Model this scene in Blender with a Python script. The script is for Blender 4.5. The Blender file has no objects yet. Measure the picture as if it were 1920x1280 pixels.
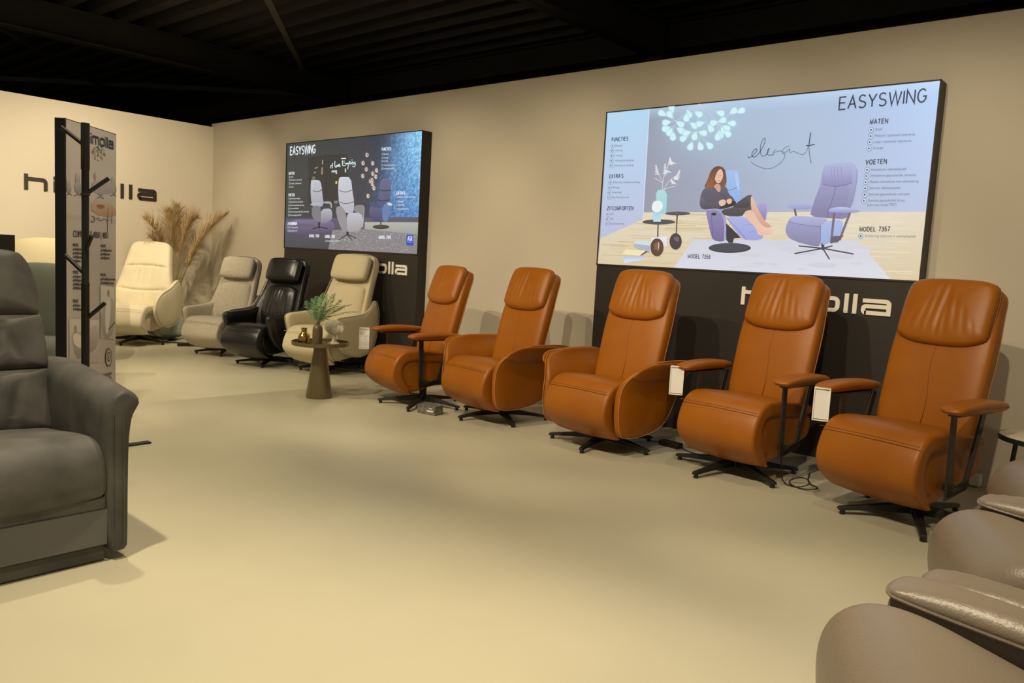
import bpy, math, random
from mathutils import Vector, Matrix
R = math.radians
PI = math.pi
scene = bpy.context.scene
COL = scene.collection

# ---------------------------------------------------------------- camera
CAM_H, FOC = 1.2, 1480.8
yaw, pitch, roll = R(40.969), R(5.857), R(3.133)
cf = Vector((-math.sin(yaw)*math.cos(pitch), math.cos(yaw)*math.cos(pitch), -math.sin(pitch)))
cr0 = Vector((math.cos(yaw), math.sin(yaw), 0)); cu0 = cr0.cross(cf)
cr = math.cos(roll)*cr0 + math.sin(roll)*cu0
cu = -math.sin(roll)*cr0 + math.cos(roll)*cu0
cam = bpy.data.cameras.new('camera'); camo = bpy.data.objects.new('camera', cam); COL.objects.link(camo)
cam.sensor_width = 36; cam.lens = FOC/1920*36; cam.clip_start = .02; cam.clip_end = 100
mw = Matrix((cr, cu, -cf)).transposed().to_4x4(); mw.translation = (0, 0, CAM_H)
camo.matrix_world = mw
scene.camera = camo
scene.view_settings.view_transform = 'Standard'; scene.view_settings.look = 'None'
scene.view_settings.exposure = 0; scene.view_settings.gamma = 1
scene.view_settings.use_curve_mapping = False

# ---------------------------------------------------------------- world and lamps
w = bpy.data.worlds.new('room_air'); scene.world = w; w.use_nodes = True
w.node_tree.nodes['Background'].inputs[0].default_value = (1, .86, .66, 1)
w.node_tree.nodes['Background'].inputs[1].default_value = .3
WARM = (1, .84, .58)
def spot(x, y, z, tx, ty, tz, power, ang=60, blend=.6, col=WARM, rad=.05):
    l = bpy.data.lights.new('track_spot', 'SPOT'); l.energy = power; l.color = col
    l.spot_size = R(ang); l.spot_blend = blend; l.shadow_soft_size = rad
    o = bpy.data.objects.new('track_spot', l); COL.objects.link(o); o.location = (x, y, z)
    o.rotation_euler = (Vector((tx, ty, tz))-Vector((x, y, z))).to_track_quat('-Z', 'Y').to_euler()
    return o
for x in (-.4, -1.7, -3.0, -4.4, -5.9, -7.6):   # front row, aimed at the chairs along the wall
    spot(x, 1.0, 3.3, x-.35, 4.7, .75, 222, 62, .5, WARM, .03)
for x in (-1.2, -3.4, -5.6, -8.0):   # row above the chairs
    spot(x, 3.3, 3.3, x, 4.0, 0, 40, 80, .5, WARM, .03)
for x, y, e in ((-1.3, 1.1, 330), (-2.6, .6, 330), (-3.9, 1.6, 210), (-5.4, 2.0, 150), (-7.0, 2.4, 170), (-.3, 1.7, 230)):   # floor
    spot(x, y, 3.3, x, y+.1, 0, e, 72, .9)
for y in (.6, 2.2, 3.8): spot(-7.4, y, 3.3, -10.1, y+.5, 1.3, 280, 80, .8)   # left wall
spot(-3.3, 3.1, 3.3, -5.5, 2.3, 1.1, 130, 40, .6)   # poster board


# ---------------------------------------------------------------- colours and materials
def lin(c):
    c = c/255
    return c/12.92 if c <= .04045 else ((c+.055)/1.055)**2.4
def rgb(r, g, b): return (lin(r), lin(g), lin(b), 1)
MATS = {}
def material(name, col, rough=.5, metal=0, spec=.5, bump=None, vary=None, sheen=0, coat=0, trans=0, emit=None, ior=None):
    """bump = list of (scale, strength, distance[, stretch]); vary = (scale, colour, amount)"""
    m = bpy.data.materials.new(name); m.use_nodes = True; MATS[name] = m
    nt = m.node_tree; N = nt.nodes; L = nt.links; b = N['Principled BSDF']
    b.inputs['Base Color'].default_value = col; b.inputs['Roughness'].default_value = rough
    b.inputs['Metallic'].default_value = metal; b.inputs['Specular IOR Level'].default_value = spec
    b.inputs['Sheen Weight'].default_value = sheen; b.inputs['Coat Weight'].default_value = coat
    b.inputs['Transmission Weight'].default_value = trans
    if ior: b.inputs['IOR'].default_value = ior
    if emit:
        b.inputs['Emission Color'].default_value = emit[0]; b.inputs['Emission Strength'].default_value = emit[1]
    tc = N.new('ShaderNodeTexCoord')
    if vary:
        n = N.new('ShaderNodeTexNoise'); n.inputs['Scale'].default_value = vary[0]; n.inputs['Detail'].default_value = 4
        mp = N.new('ShaderNodeMapping'); L.new(tc.outputs['Object'], mp.inputs[0]); L.new(mp.outputs[0], n.inputs['Vector'])
        if len(vary) > 3: mp.inputs['Scale'].default_value = vary[3]
        r = N.new('ShaderNodeValToRGB'); r.color_ramp.elements[0].position = .35; r.color_ramp.elements[1].position = .65
        r.color_ramp.elements[0].color = col
        r.color_ramp.elements[1].color = tuple(col[i]*(1-vary[2])+vary[1][i]*vary[2] for i in range(3))+(1,)
        L.new(n.outputs['Fac'], r.inputs[0]); L.new(r.outputs[0], b.inputs['Base Color'])
    prev = None
    for bp in (bump or []):
        n = N.new('ShaderNodeTexNoise'); n.inputs['Scale'].default_value = bp[0]; n.inputs['Detail'].default_value = 3
        mp = N.new('ShaderNodeMapping'); L.new(tc.outputs['Object'], mp.inputs[0]); L.new(mp.outputs[0], n.inputs['Vector'])
        if len(bp) > 3: mp.inputs['Scale'].default_value = bp[3]
        u = N.new('ShaderNodeBump'); u.inputs['Strength'].default_value = bp[1]; u.inputs['Distance'].default_value = bp[2]
        L.new(n.outputs['Fac'], u.inputs['Height'])
        if prev: L.new(prev.outputs[0], u.inputs['Normal'])
        prev = u
    if prev: L.new(prev.outputs[0], b.inputs['Normal'])
    return m
M_floor = material('cast_floor', rgb(196, 190, 166), .38, spec=.35, vary=(.7, rgb(176, 172, 150), .6), bump=[(3, .05, .02), (60, .04, .002)])
M_wall = material('painted_wall', rgb(208, 199, 182), .85, spec=.2, vary=(.6, rgb(198, 188, 170), .5), bump=[(180, .08, .001)])
M_deck = material('black_steel_deck', rgb(46, 44, 40), .55, spec=.4)
M_beam = material('black_steel_beam', rgb(58, 54, 48), .6, spec=.4, vary=(2, rgb(44, 41, 37), .6))
M_orange = material('cognac_leather', rgb(156, 92, 14), .42, spec=.4, vary=(5, rgb(148, 81, 6), .6), bump=[(260, .18, .0012), (9, .25, .006)])
M_orange_seam = material('cognac_seam', rgb(120, 66, 26), .6)
M_orange_pipe = material('cognac_piping', rgb(200, 130, 66), .5)
M_black = material('black_metal', rgb(26, 25, 24), .45, spec=.5)
M_gunmetal = material('dark_bronze_metal', rgb(58, 54, 50), .4, metal=.3, spec=.5)
M_tweed = material('beige_tweed', rgb(178, 168, 148), .95, spec=.15, sheen=.3, vary=(120, rgb(214, 206, 188), .9), bump=[(300, .5, .002)])
M_sand = material('sand_fabric', rgb(204, 192, 160), .95, spec=.15, sheen=.3, vary=(160, rgb(190, 178, 146), .6), bump=[(400, .3, .001)])
M_cream = material('cream_leather', rgb(222, 212, 184), .5, spec=.35, vary=(4, rgb(206, 196, 168), .5), bump=[(200, .12, .001), (7, .3, .008)])
M_blackl = material('black_leather', rgb(26, 27, 28), .30, spec=.55, bump=[(260, .15, .001), (8, .3, .008)])
M_grey = material('anthracite_leather', rgb(98, 96, 92), .6, spec=.35, vary=(6, rgb(70, 69, 67), .9), bump=[(220, .15, .001), (5, .35, .012)])
M_greypanel = material('grey_front_panel', rgb(112, 112, 110), .75, spec=.25)
M_taupe = material('taupe_leather', rgb(122, 111, 98), .35, spec=.45, bump=[(190, .5, .0016), (8, .08, .004)])
M_teal = material('grey_green_fabric', rgb(116, 120, 110), .9, spec=.2, bump=[(200, .3, .001)])
M_cab = material('display_cabinet', rgb(50, 45, 42), .5, spec=.35)
M_white = material('white_acrylic', rgb(240, 236, 226), .5)
M_card = material('white_card', rgb(232, 230, 228), .6)
M_dkletter = material('dark_letter', rgb(40, 26, 22), .5)
M_bronze = material('olive_bronze_lacquer', rgb(122, 112, 82), .32, metal=.55, spec=.5)
M_gold = material('brass', rgb(200, 170, 100), .18, metal=1)
M_bottle = material('taupe_glaze', rgb(96, 84, 58), .35, spec=.5)
M_ceram = material('white_ceramic', rgb(226, 220, 196), .5)
M_frond = material('green_frond', rgb(98, 138, 96), .6, spec=.3, vary=(30, rgb(140, 170, 120), .6))
M_glass = material('green_glass', (.80, .92, .88, 1), .05, spec=.5, trans=.9, ior=1.3)
M_plume = material('pampas_plume', rgb(222, 200, 158), .9, spec=.1, vary=(14, rgb(176, 148, 100), .8))
M_straw = material('straw', rgb(190, 176, 118), .8, vary=(8, rgb(128, 132, 62), .9))
M_paper = material('paper_insert', rgb(176, 178, 184), .3)
M_boxes = material('smoked_plastic', rgb(92, 92, 88), .25, spec=.5, vary=(40, rgb(140, 136, 126), .8))
M_cable = material('black_cable', rgb(20, 20, 20), .5)
M_stone = material('pale_stone_top', rgb(206, 198, 176), .35, vary=(6, rgb(190, 180, 158), .8))
M_leaf = material('green_leaf', rgb(40, 112, 40), .4)
M_socket = material('white_plastic', rgb(220, 216, 206), .4)

# ---------------------------------------------------------------- mesh helpers
class MB:
    def __init__(s): s.V = []; s.F = []
    def add(s, V, F):
        o = len(s.V); s.V += [tuple(v) for v in V]; s.F += [tuple(i+o for i in f) for f in F]; return s
    def box(s, c, d, rot=None, b=0):
        x, y, z = (k/2 for k in d); V = [Vector((i*x, j*y, k*z)) for i in (-1, 1) for j in (-1, 1) for k in (-1, 1)]
        if rot: V = [rot @ v for v in V]
        V = [v+Vector(c) for v in V]
        return s.add(V, [(0, 1, 3, 2), (4, 6, 7, 5), (0, 4, 5, 1), (2, 3, 7, 6), (0, 2, 6, 4), (1, 5, 7, 3)])
    def lathe(s, prof, c=(0, 0, 0), n=32, M=None):
        V = []; F = []; k = len(prof)
        for i in range(n):
            a = 2*PI*i/n
            for r, z in prof: V.append(Vector((r*math.cos(a), r*math.sin(a), z)))
        for i in range(n):
            for j in range(k-1):
                a, b = i*k+j, ((i+1) % n)*k+j; F.append((a, b, b+1, a+1))
        if prof[0][0] > 1e-5: F.append(tuple(i*k for i in range(n))[::-1])
        if prof[-1][0] > 1e-5: F.append(tuple(i*k+k-1 for i in range(n)))
        if M: V = [M @ v for v in V]
        return s.add([v+Vector(c) for v in V], F)
    def tube(s, pts, r, n=8, closed=False, cap=True):
        pts = [Vector(p) for p in pts]; m = len(pts); V = []; F = []
        rr = r if isinstance(r, (list, tuple)) else [r]*m
        ref = None
        for i, p in enumerate(pts):
            if closed: t = pts[(i+1) % m]-pts[i-1]
            else: t = pts[min(i+1, m-1)]-pts[max(i-1, 0)]
            if t.length < 1e-9: t = Vector((0, 0, 1))
            t.normalize()
            if ref is None:
                ref = t.orthogonal().normalized()
            ref = (ref-t*ref.dot(t))
            if ref.length < 1e-6: ref = t.orthogonal()
            ref.normalize(); q = t.cross(ref)
            for k in range(n):
                a = 2*PI*k/n; V.append(p+rr[i]*(math.cos(a)*ref+math.sin(a)*q))
        for i in range(m if closed else m-1):
            j = (i+1) % m
            for k in range(n): F.append((i*n+k, i*n+(k+1) % n, j*n+(k+1) % n, j*n+k))
        if cap and not closed: F += [tuple(range(n))[::-1], tuple((m-1)*n+k for k in range(n))]
        return s.add(V, F)
    def prism(s, poly, depth, f):
        """poly = 2D points, f(a, b, t) -> 3D, t from 0 to depth"""
        n = len(poly); V = [f(a, b, 0) for a, b in poly]+[f(a, b, depth) for a, b in poly]
        F = [tuple(range(n))[::-1], tuple(range(n, 2*n))]+[(i, (i+1) % n, n+(i+1) % n, n+i) for i in range(n)]
        return s.add(V, F)
    def build(s, name, m, parent=None, angle=40, bevel=0, loc=None, kind=None):
        me = bpy.data.meshes.new(name); me.from_pydata([tuple(v) for v in s.V], [], s.F); me.validate()
        import bmesh
        bm = bmesh.new(); bm.from_mesh(me); bmesh.ops.recalc_face_normals(bm, faces=bm.faces); bm.to_mesh(me); bm.free()
        me.polygons.foreach_set('use_smooth', [True]*len(me.polygons)); me.set_sharp_from_angle(angle=R(angle))
        me.materials.append(m)
        o = bpy.data.objects.new(name, me); COL.objects.link(o)
        if parent: o.parent = parent
        if bevel:
            b = o.modifiers.new('bevel', 'BEVEL'); b.width = bevel; b.segments = 3; b.limit_method = 'ANGLE'; b.angle_limit = R(35)
        if loc: o.location = loc
        if kind: o['kind'] = kind
        return o

def chaikin(P, it=3, closed=True):
    P = [tuple(p) for p in P]
    for _ in range(it):
        Q = []
        n = len(P)
        if not closed: Q.append(P[0])
        for i in range(n if closed else n-1):
            a, b = P[i], P[(i+1) % n]
            Q.append(tuple(.75*x+.25*y for x, y in zip(a, b))); Q.append(tuple(.25*x+.75*y for x, y in zip(a, b)))
        if not closed: Q.append(P[-1])
        P = Q
    return P
def resample(P, n, closed=True):
    Q = list(P)+([P[0]] if closed else []); L = [0]
    for i in range(len(Q)-1): L.append(L[-1]+math.dist(Q[i], Q[i+1]))
    out = []; k = 0; m = n if closed else n-1
    for i in range(n):
        s = L[-1]*i/m
        while k < len(L)-2 and L[k+1] < s: k += 1
        t = (s-L[k])/max(L[k+1]-L[k], 1e-9)
        out.append(tuple(a+(b-a)*t for a, b in zip(Q[k], Q[k+1])))
    return out
def area(P): return sum(P[i-1][0]*P[i][1]-P[i][0]*P[i-1][1] for i in range(len(P)))/2

def extrude_profile(prof, w, r=.03, puff=.008, n=72, it=3, wf=None, xf=None, x0=0):
    """upholstered body: side profile (y, z) swept across x in [-w, w] with rounded ends"""
    P = resample(chaikin(prof, it), n)
    if area(P) < 0: P = P[::-1]
    nrm = []
    for i in range(n):
        a, b = P[i-1], P[(i+1) % n]; dx, dy = b[0]-a[0], b[1]-a[1]; l = math.hypot(dx, dy) or 1; nrm.append((dy/l, -dx/l))
    st = []
    for a in (90, 75, 60, 45, 30, 15, 0): st.append((-(w-r+r*math.sin(R(a))), r*(1-math.cos(R(a)))))
    for k in range(1, 10): st.append((-(w-r)+2*(w-r)*k/10, 0))
    for a in (0, 15, 30, 45, 60, 75, 90): st.append((w-r+r*math.sin(R(a)), r*(1-math.cos(R(a)))))
    V = []; F = []
    for x, e in st:
        o = -e+puff*(1-(x/w)**2)
        for (y, z), (ny, nz) in zip(P, nrm):
            k = wf(y, z) if wf else 1
            v = (x0+x*k, y+ny*o, z+nz*o); V.append(xf(*v) if xf else v)
    m = len(st)
    for i in range(m-1):
        for j in range(n): F.append((i*n+j, i*n+(j+1) % n, (i+1)*n+(j+1) % n, (i+1)*n+j))
    F.append(tuple(range(n))); F.append(tuple((m-1)*n+j for j in range(n))[::-1])
    return MB().add(V, F)

def radial(poly):
    xs = [p[0] for p in poly]; ys = [p[1] for p in poly]
    cx, cy = (min(xs)+max(xs))/2, (min(ys)+max(ys))/2; hx, hy = (max(xs)-min(xs))/2, (max(ys)-min(ys))/2
    Q = [((x-cx)/hx, (y-cy)/hy) for x, y in poly]
    def f(th):
        c, s = math.cos(th), math.sin(th); best = 0
        for i in range(len(Q)):
            (ax, ay), (bx, by) = Q[i-1], Q[i]; ex, ey = bx-ax, by-ay; d = c*ey-s*ex
            if abs(d) < 1e-12: continue
            t = (ax*ey-ay*ex)/d; u = (ax*s-ay*c)/d
            if t > 0 and -1e-6 <= u <= 1+1e-6: best = max(best, t)
        return best
    return cx, cy, hx, hy, f
def pillow(outline, T, p=2.6, n=26, it=3, back=1.0, f=None, crease=None):
    """cushion with the given outline (a, b); thickness T towards +t, back*T towards -t; f(a, b, t) -> xyz"""
    cx, cy, hx, hy, rf = radial(chaikin(outline, it)); cache = {}
    V = []; F = []; idx = {}
    def pos(i, j, side):
        u, v = ((.55*math.sin(PI/2*q)+.45*q) if n > 50 else math.sin(PI/2*q) for q in (2*i/n-1, 2*j/n-1))
        x = u*math.sqrt(1-v*v/2); y = v*math.sqrt(1-u*u/2); rho = min(1, math.hypot(x, y)); th = math.atan2(y, x)
        k = round(th, 5)
        if k not in cache: cache[k] = rf(th)
        g = rho*cache[k]; a = cx+hx*g*math.cos(th); b = cy+hy*g*math.sin(th)
        t = (max(0, 1-rho**p))**(1/p)*T*(1 if side > 0 else -back)
        if side > 0 and crease: t += crease(a, b)*min(1, 3*(1-rho))
        return f(a, b, t) if f else (a, b, t)
    for side in (1, -1):
        for i in range(n+1):
            for j in range(n+1):
                edge = i in (0, n) or j in (0, n)
                key = (i, j) if edge else (i, j, side)
                if key not in idx: idx[key] = len(V); V.append(pos(i, j, side))
        g = lambda i, j: idx[(i, j)] if (i in (0, n) or j in (0, n)) else idx[(i, j, side)]
        for i in range(n):
            for j in range(n):
                q = (g(i, j), g(i+1, j), g(i+1, j+1), g(i, j+1)); F.append(q if side > 0 else q[::-1])
    return MB().add(V, F)
def outline_pts(outline, t, f, it=3, n=60, k=1.0):
    P = resample(chaikin(outline, it), n); cx = sum(p[0] for p in P)/n; cy = sum(p[1] for p in P)/n
    return [f(cx+(a-cx)*k, cy+(b-cy)*k, t) for a, b in P]
def path_map(P):
    """P = side-view spine [(y, z)] measured by its length s; f(a, s, t) puts x=a, t towards the front"""
    Q = resample(chaikin(P, 3, False), 80, False); L = [0]
    for i in range(len(Q)-1): L.append(L[-1]+math.dist(Q[i], Q[i+1]))
    def f(a, s, t):
        i = 0
        while i < len(L)-2 and L[i+1] < s: i += 1
        u = (s-L[i])/(L[i+1]-L[i]); (y0, z0), (y1, z1) = Q[i], Q[i+1]; l = math.hypot(y1-y0, z1-z0)
        ty, tz = (y1-y0)/l, (z1-z0)/l
        return (a, y0+(y1-y0)*u-tz*t, z0+(z1-z0)*u+ty*t)
    return f, L[-1]
def creases(lst):
    def g(a, b):
        s = 0
        for a0, w_, A, lean, b0, b1 in lst:
            if b0 < b < b1:
                k = math.sin(PI*(b-b0)/(b1-b0)); s -= A*k*math.exp(-((a-a0-lean*(b-b0))/w_)**2)
        return s
    return g
def strip(pts, wd, th, x):
    """flat bar bent along side-view points (y, z), lying in a plane of constant x"""
    pts = [Vector(p) for p in pts]; Lf = []; Rt = []
    for i, p in enumerate(pts):
        a = (p-pts[i-1]).normalized() if i else (pts[1]-p).normalized()
        b = (pts[i+1]-p).normalized() if i < len(pts)-1 else a
        t = (a+b).normalized(); nn = Vector((-t.y, t.x)); k = wd/2/max(.4, math.sqrt((1+a.dot(b))/2))
        Lf.append(p+nn*k); Rt.append(p-nn*k)
    poly = [tuple(q) for q in Lf]+[tuple(q) for q in Rt[::-1]]
    return MB().prism(poly, th, lambda a, b, t: (x-th/2+t, a, b))

def tag(o, label=None, cat=None, group=None, kind=None):
    if label: o['label'] = label
    if cat: o['category'] = cat
    if group: o['group'] = group
    if kind: o['kind'] = kind
    return o
def thing(name, label, cat, loc=(0, 0, 0), rz=0, group=None, k=1):
    o = bpy.data.objects.new(name, None); COL.objects.link(o); o.location = loc; o.rotation_euler = (0, 0, rz); o.scale = (k, k, k)
    o.empty_display_size = .1
    return tag(o, label, cat, group)
def copy_tree(o, parent=None):
    c = o.copy(); COL.objects.link(c); c.parent = parent
    for ch in [q for q in bpy.data.objects if q.parent == o]: copy_tree(ch, c)
    return c
def place(proto, name, label, loc, rz, k, first, group):
    o = proto if first else copy_tree(proto)
    o.name = name; o.location = loc; o.rotation_euler = (0, 0, R(rz)); o.scale = (k, k, k); o['label'] = label; o['group'] = group
    return o
def ray(x, y): return (FOC*cf + cr*(x-960) - cu*(y-640)).normalized()
def on_plane(x, y, p0, nrm):
    d = ray(x, y); c = Vector((0, 0, CAM_H)); nrm = Vector(nrm)
    return c+d*((Vector(p0)-c).dot(nrm)/d.dot(nrm))

# ---------------------------------------------------------------- the room
WY, LX = 5.4, -10.15
MB().box((-6, 2, -.05), (24, 14, .1)).build('floor', M_floor, kind='structure')
MB().box((-3.5, WY+.06, 1.395), (13.4, .12, 2.79)).build('wall_back', M_wall, kind='structure')
MB().box((LX-.06, 1.2, 1.372), (.12, 8.4, 2.744)).build('wall_left', M_wall, kind='structure')
# corrugated roof deck, ribs along x
prof = []; y = -5.0
while y < 8.2:
    prof += [(y, 3.86), (y+.13, 3.86), (y+.17, 3.98), (y+.29, 3.98)]; y += .33
V = []; F = []
for x in (-18, 6):
    for a, b in prof: V.append((x, a, b))
n = len(prof)
for i in range(n-1): F.append((i, i+1, n+i+1, n+i))
for x in (-18, 6):
    for a, b in (prof[0], prof[-1]): V.append((x, a, 4.1))
F.append((2*n, 2*n+1, 2*n+3, 2*n+2))
MB().add(V, F).build('ceiling', M_deck, kind='structure', angle=20)
MB().box((-6, 8.1, 2), (24, .1, 4.2)).build('wall_rear', M_deck, kind='structure')
MB().box((-18, 2, 2), (.1, 14, 4.2)).build('wall_far_left', M_deck, kind='structure')
def ibeam(a, b, h, wd, ft=.018, wt=.012, zt=3.86):
    a = Vector(a); b = Vector(b); d = (b-a); L = d.length; rot = Matrix.Rotation(math.atan2(d.y, d.x), 3, 'Z'); c = (a+b)/2
    m = MB()
    for z, hh, ww in ((zt-ft/2, ft, wd), (zt-h/2, h, wt), (zt-h+ft/2, ft, wd)): m.box((c.x, c.y, z), (L, ww, hh), rot)
    return m
bi = 0
for x in (-10.45, -4.8, .85):
    bi += 1; ibeam((x, -4, 0), (x, 7.75, 0), .36, .2).build(f'trim_{bi}', M_beam, kind='structure')
    bi += 1; m = MB()
    for dy, ww, dd in ((-.1, .2, .02), (.1, .2, .02), (0, .012, .2)): m.box((x, 7.75+dy, 1.93), (ww, dd, 3.86))
    m.build(f'trim_{bi}', M_beam, kind='structure')
bi += 1; ibeam((-16, 7.75, 0), (5, 7.75, 0), .3, .16).build(f'trim_{bi}', M_beam, kind='structure')
for a, b in (((-10.4, 7.15, 0), (-4.85, 2.46, 0)), ((-10.5, 2.95, 0), (-15.9, 7.5, 0)), ((-4.75, 2.46, 0), (.8, 7.15, 0)), ((-10.5, 7.15, 0), (-15.9, 2.6, 0))):
    bi += 1; a = Vector(a); b = Vector(b); d = b-a; rot = Matrix.Rotation(math.atan2(d.y, d.x), 3, 'Z'); c = (a+b)/2
    MB().box((c.x, c.y, 3.5), (d.length, .07, .008), rot).box((c.x, c.y, 3.535), (d.length, .008, .07), rot).build(f'trim_{bi}', M_beam, kind='structure')

# ---------------------------------------------------------------- lettering of the shop sign
def stroke(pts, wd):
    pts = [Vector(p) for p in pts]; Lf = []; Rt = []
    for i, p in enumerate(pts):
        a = (p-pts[i-1]).normalized() if i else (pts[1]-p).normalized()
        b = (pts[i+1]-p).normalized() if i < len(pts)-1 else a
        t = (a+b).normalized(); nn = Vector((-t.y, t.x)); k = wd/2/max(.3, math.sqrt((1+a.dot(b))/2))
        Lf.append(tuple(p+nn*k)); Rt.append(tuple(p-nn*k))
    return Lf+Rt[::-1]
def arc(cx, cy, r, a0, a1, n=6): return [(cx+r*math.cos(R(a0+(a1-a0)*i/n)), cy+r*math.sin(R(a0+(a1-a0)*i/n))) for i in range(n+1)]
def logo_letters(g):
    """himolla in squared letters; x-height 1; returns [(letter, [polygons])]"""
    t = .25; h = t/2; asc = 1.24; out = []; x = 0
    q = .26
    def seg(x0, y0, x1, y1): return [(x0, y0), (x1, y0), (x1, y1), (x0, y1)]
    W = 1.69
    out.append(('h', [seg(x, 0, x+t, asc), stroke([(x+t, 1-h)]+arc(x+W-h-q, 1-h-q, q, 90, 0)+[(x+W-h, 0)], t)])); x += W+g
    out.append(('i', [seg(x, 0, x+t, .86), seg(x, asc-.25, x+t, asc)])); x += t+g
    W = 2.13
    out.append(('m', [seg(x, 0, x+t, 1), stroke([(x+t, 1-h)]+arc(x+W-h-q, 1-h-q, q, 90, 0)+[(x+W-h, 0)], t), seg(x+W/2-h, 0, x+W/2+h, 1-t)])); x += W+g
    W = 1.57
    ring = [(x+W/2, h)]+arc(x+W-h-q, h+q, q, -90, 0)+arc(x+W-h-q, 1-h-q, q, 0, 90)
    ring2 = [(x+W/2, 1-h)]+arc(x+h+q, 1-h-q, q, 90, 180)+arc(x+h+q, h+q, q, 180, 270)+[(x+W/2, h)]
    out.append(('o', [stroke(ring+[(x+W/2, 1-h)], t), stroke(ring2, t)])); x += W+g
    for _ in range(2): out.append(('l', [seg(x, 0, x+t, asc)])); x += t+g
    W = 1.69; t2 = .25; k = t2/2; q2 = .2
    out.append(('a', [stroke([(x+.06, 1-k)]+arc(x+W-k-q2, 1-k-q2, q2, 90, 0)+[(x+W-k, 0)], t2), seg(x+q2, 0, x+W-t2, t2),
                      stroke([(x+W-t2, .535)]+[(x+k+.16, .535)]+arc(x+k+.16, .535-.16, .16, 90, 180, 4)[1:]+arc(x+k+.16, k+.16, .16, 180, 260, 4)+[(x+q2+.1, k)], t2)])); x += W
    return out, x
def sign_logo(parent, g, total, f, depth, m, xh=None):
    L, tot = logo_letters(g); kx = total/tot; ky = xh or kx
    for nm, polys in L:
        b = MB()
        for p in polys: b.prism([(a*kx, c*ky) for a, c in p], depth, f)
        b.build('letter_'+nm, m, parent, angle=30)

# ---------------------------------------------------------------- printed pictures (flat prints, one mesh each)
def print_mat(name, strength):
    m = bpy.data.materials.new(name); m.use_nodes = True; nt = m.node_tree; b = nt.nodes['Principled BSDF']
    a = nt.nodes.new('ShaderNodeVertexColor'); a.layer_name = 'print'
    if strength:
        b.inputs['Base Color'].default_value = (.02, .02, .02, 1); b.inputs['Roughness'].default_value = .5
        nt.links.new(a.outputs[0], b.inputs['Emission Color']); b.inputs['Emission Strength'].default_value = strength
    else:
        nt.links.new(a.outputs[0], b.inputs['Base Color']); b.inputs['Roughness'].default_value = .35
    return m
_font_cache = {}
def text_polys(s):
    if s in _font_cache: return _font_cache[s]
    cu_ = bpy.data.curves.new('t', 'FONT'); cu_.body = s; cu_.size = 1; cu_.resolution_u = 2
    o = bpy.data.objects.new('t', cu_); COL.objects.link(o); bpy.context.view_layer.update()
    me = o.evaluated_get(bpy.context.evaluated_depsgraph_get()).to_mesh()
    V = [(v.co.x, v.co.y) for v in me.vertices]; F = [tuple(p.vertices) for p in me.polygons]
    o.evaluated_get(bpy.context.evaluated_depsgraph_get()).to_mesh_clear()
    bpy.data.objects.remove(o); bpy.data.curves.remove(cu_)
    _font_cache[s] = (V, F); return V, F
def cc_(cx, cy, rx, ry, a0, a1, n=10): return [(cx+rx*math.cos(R(a0+(a1-a0)*i/n)), cy+ry*math.sin(R(a0+(a1-a0)*i/n))) for i in range(n+1)]
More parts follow.
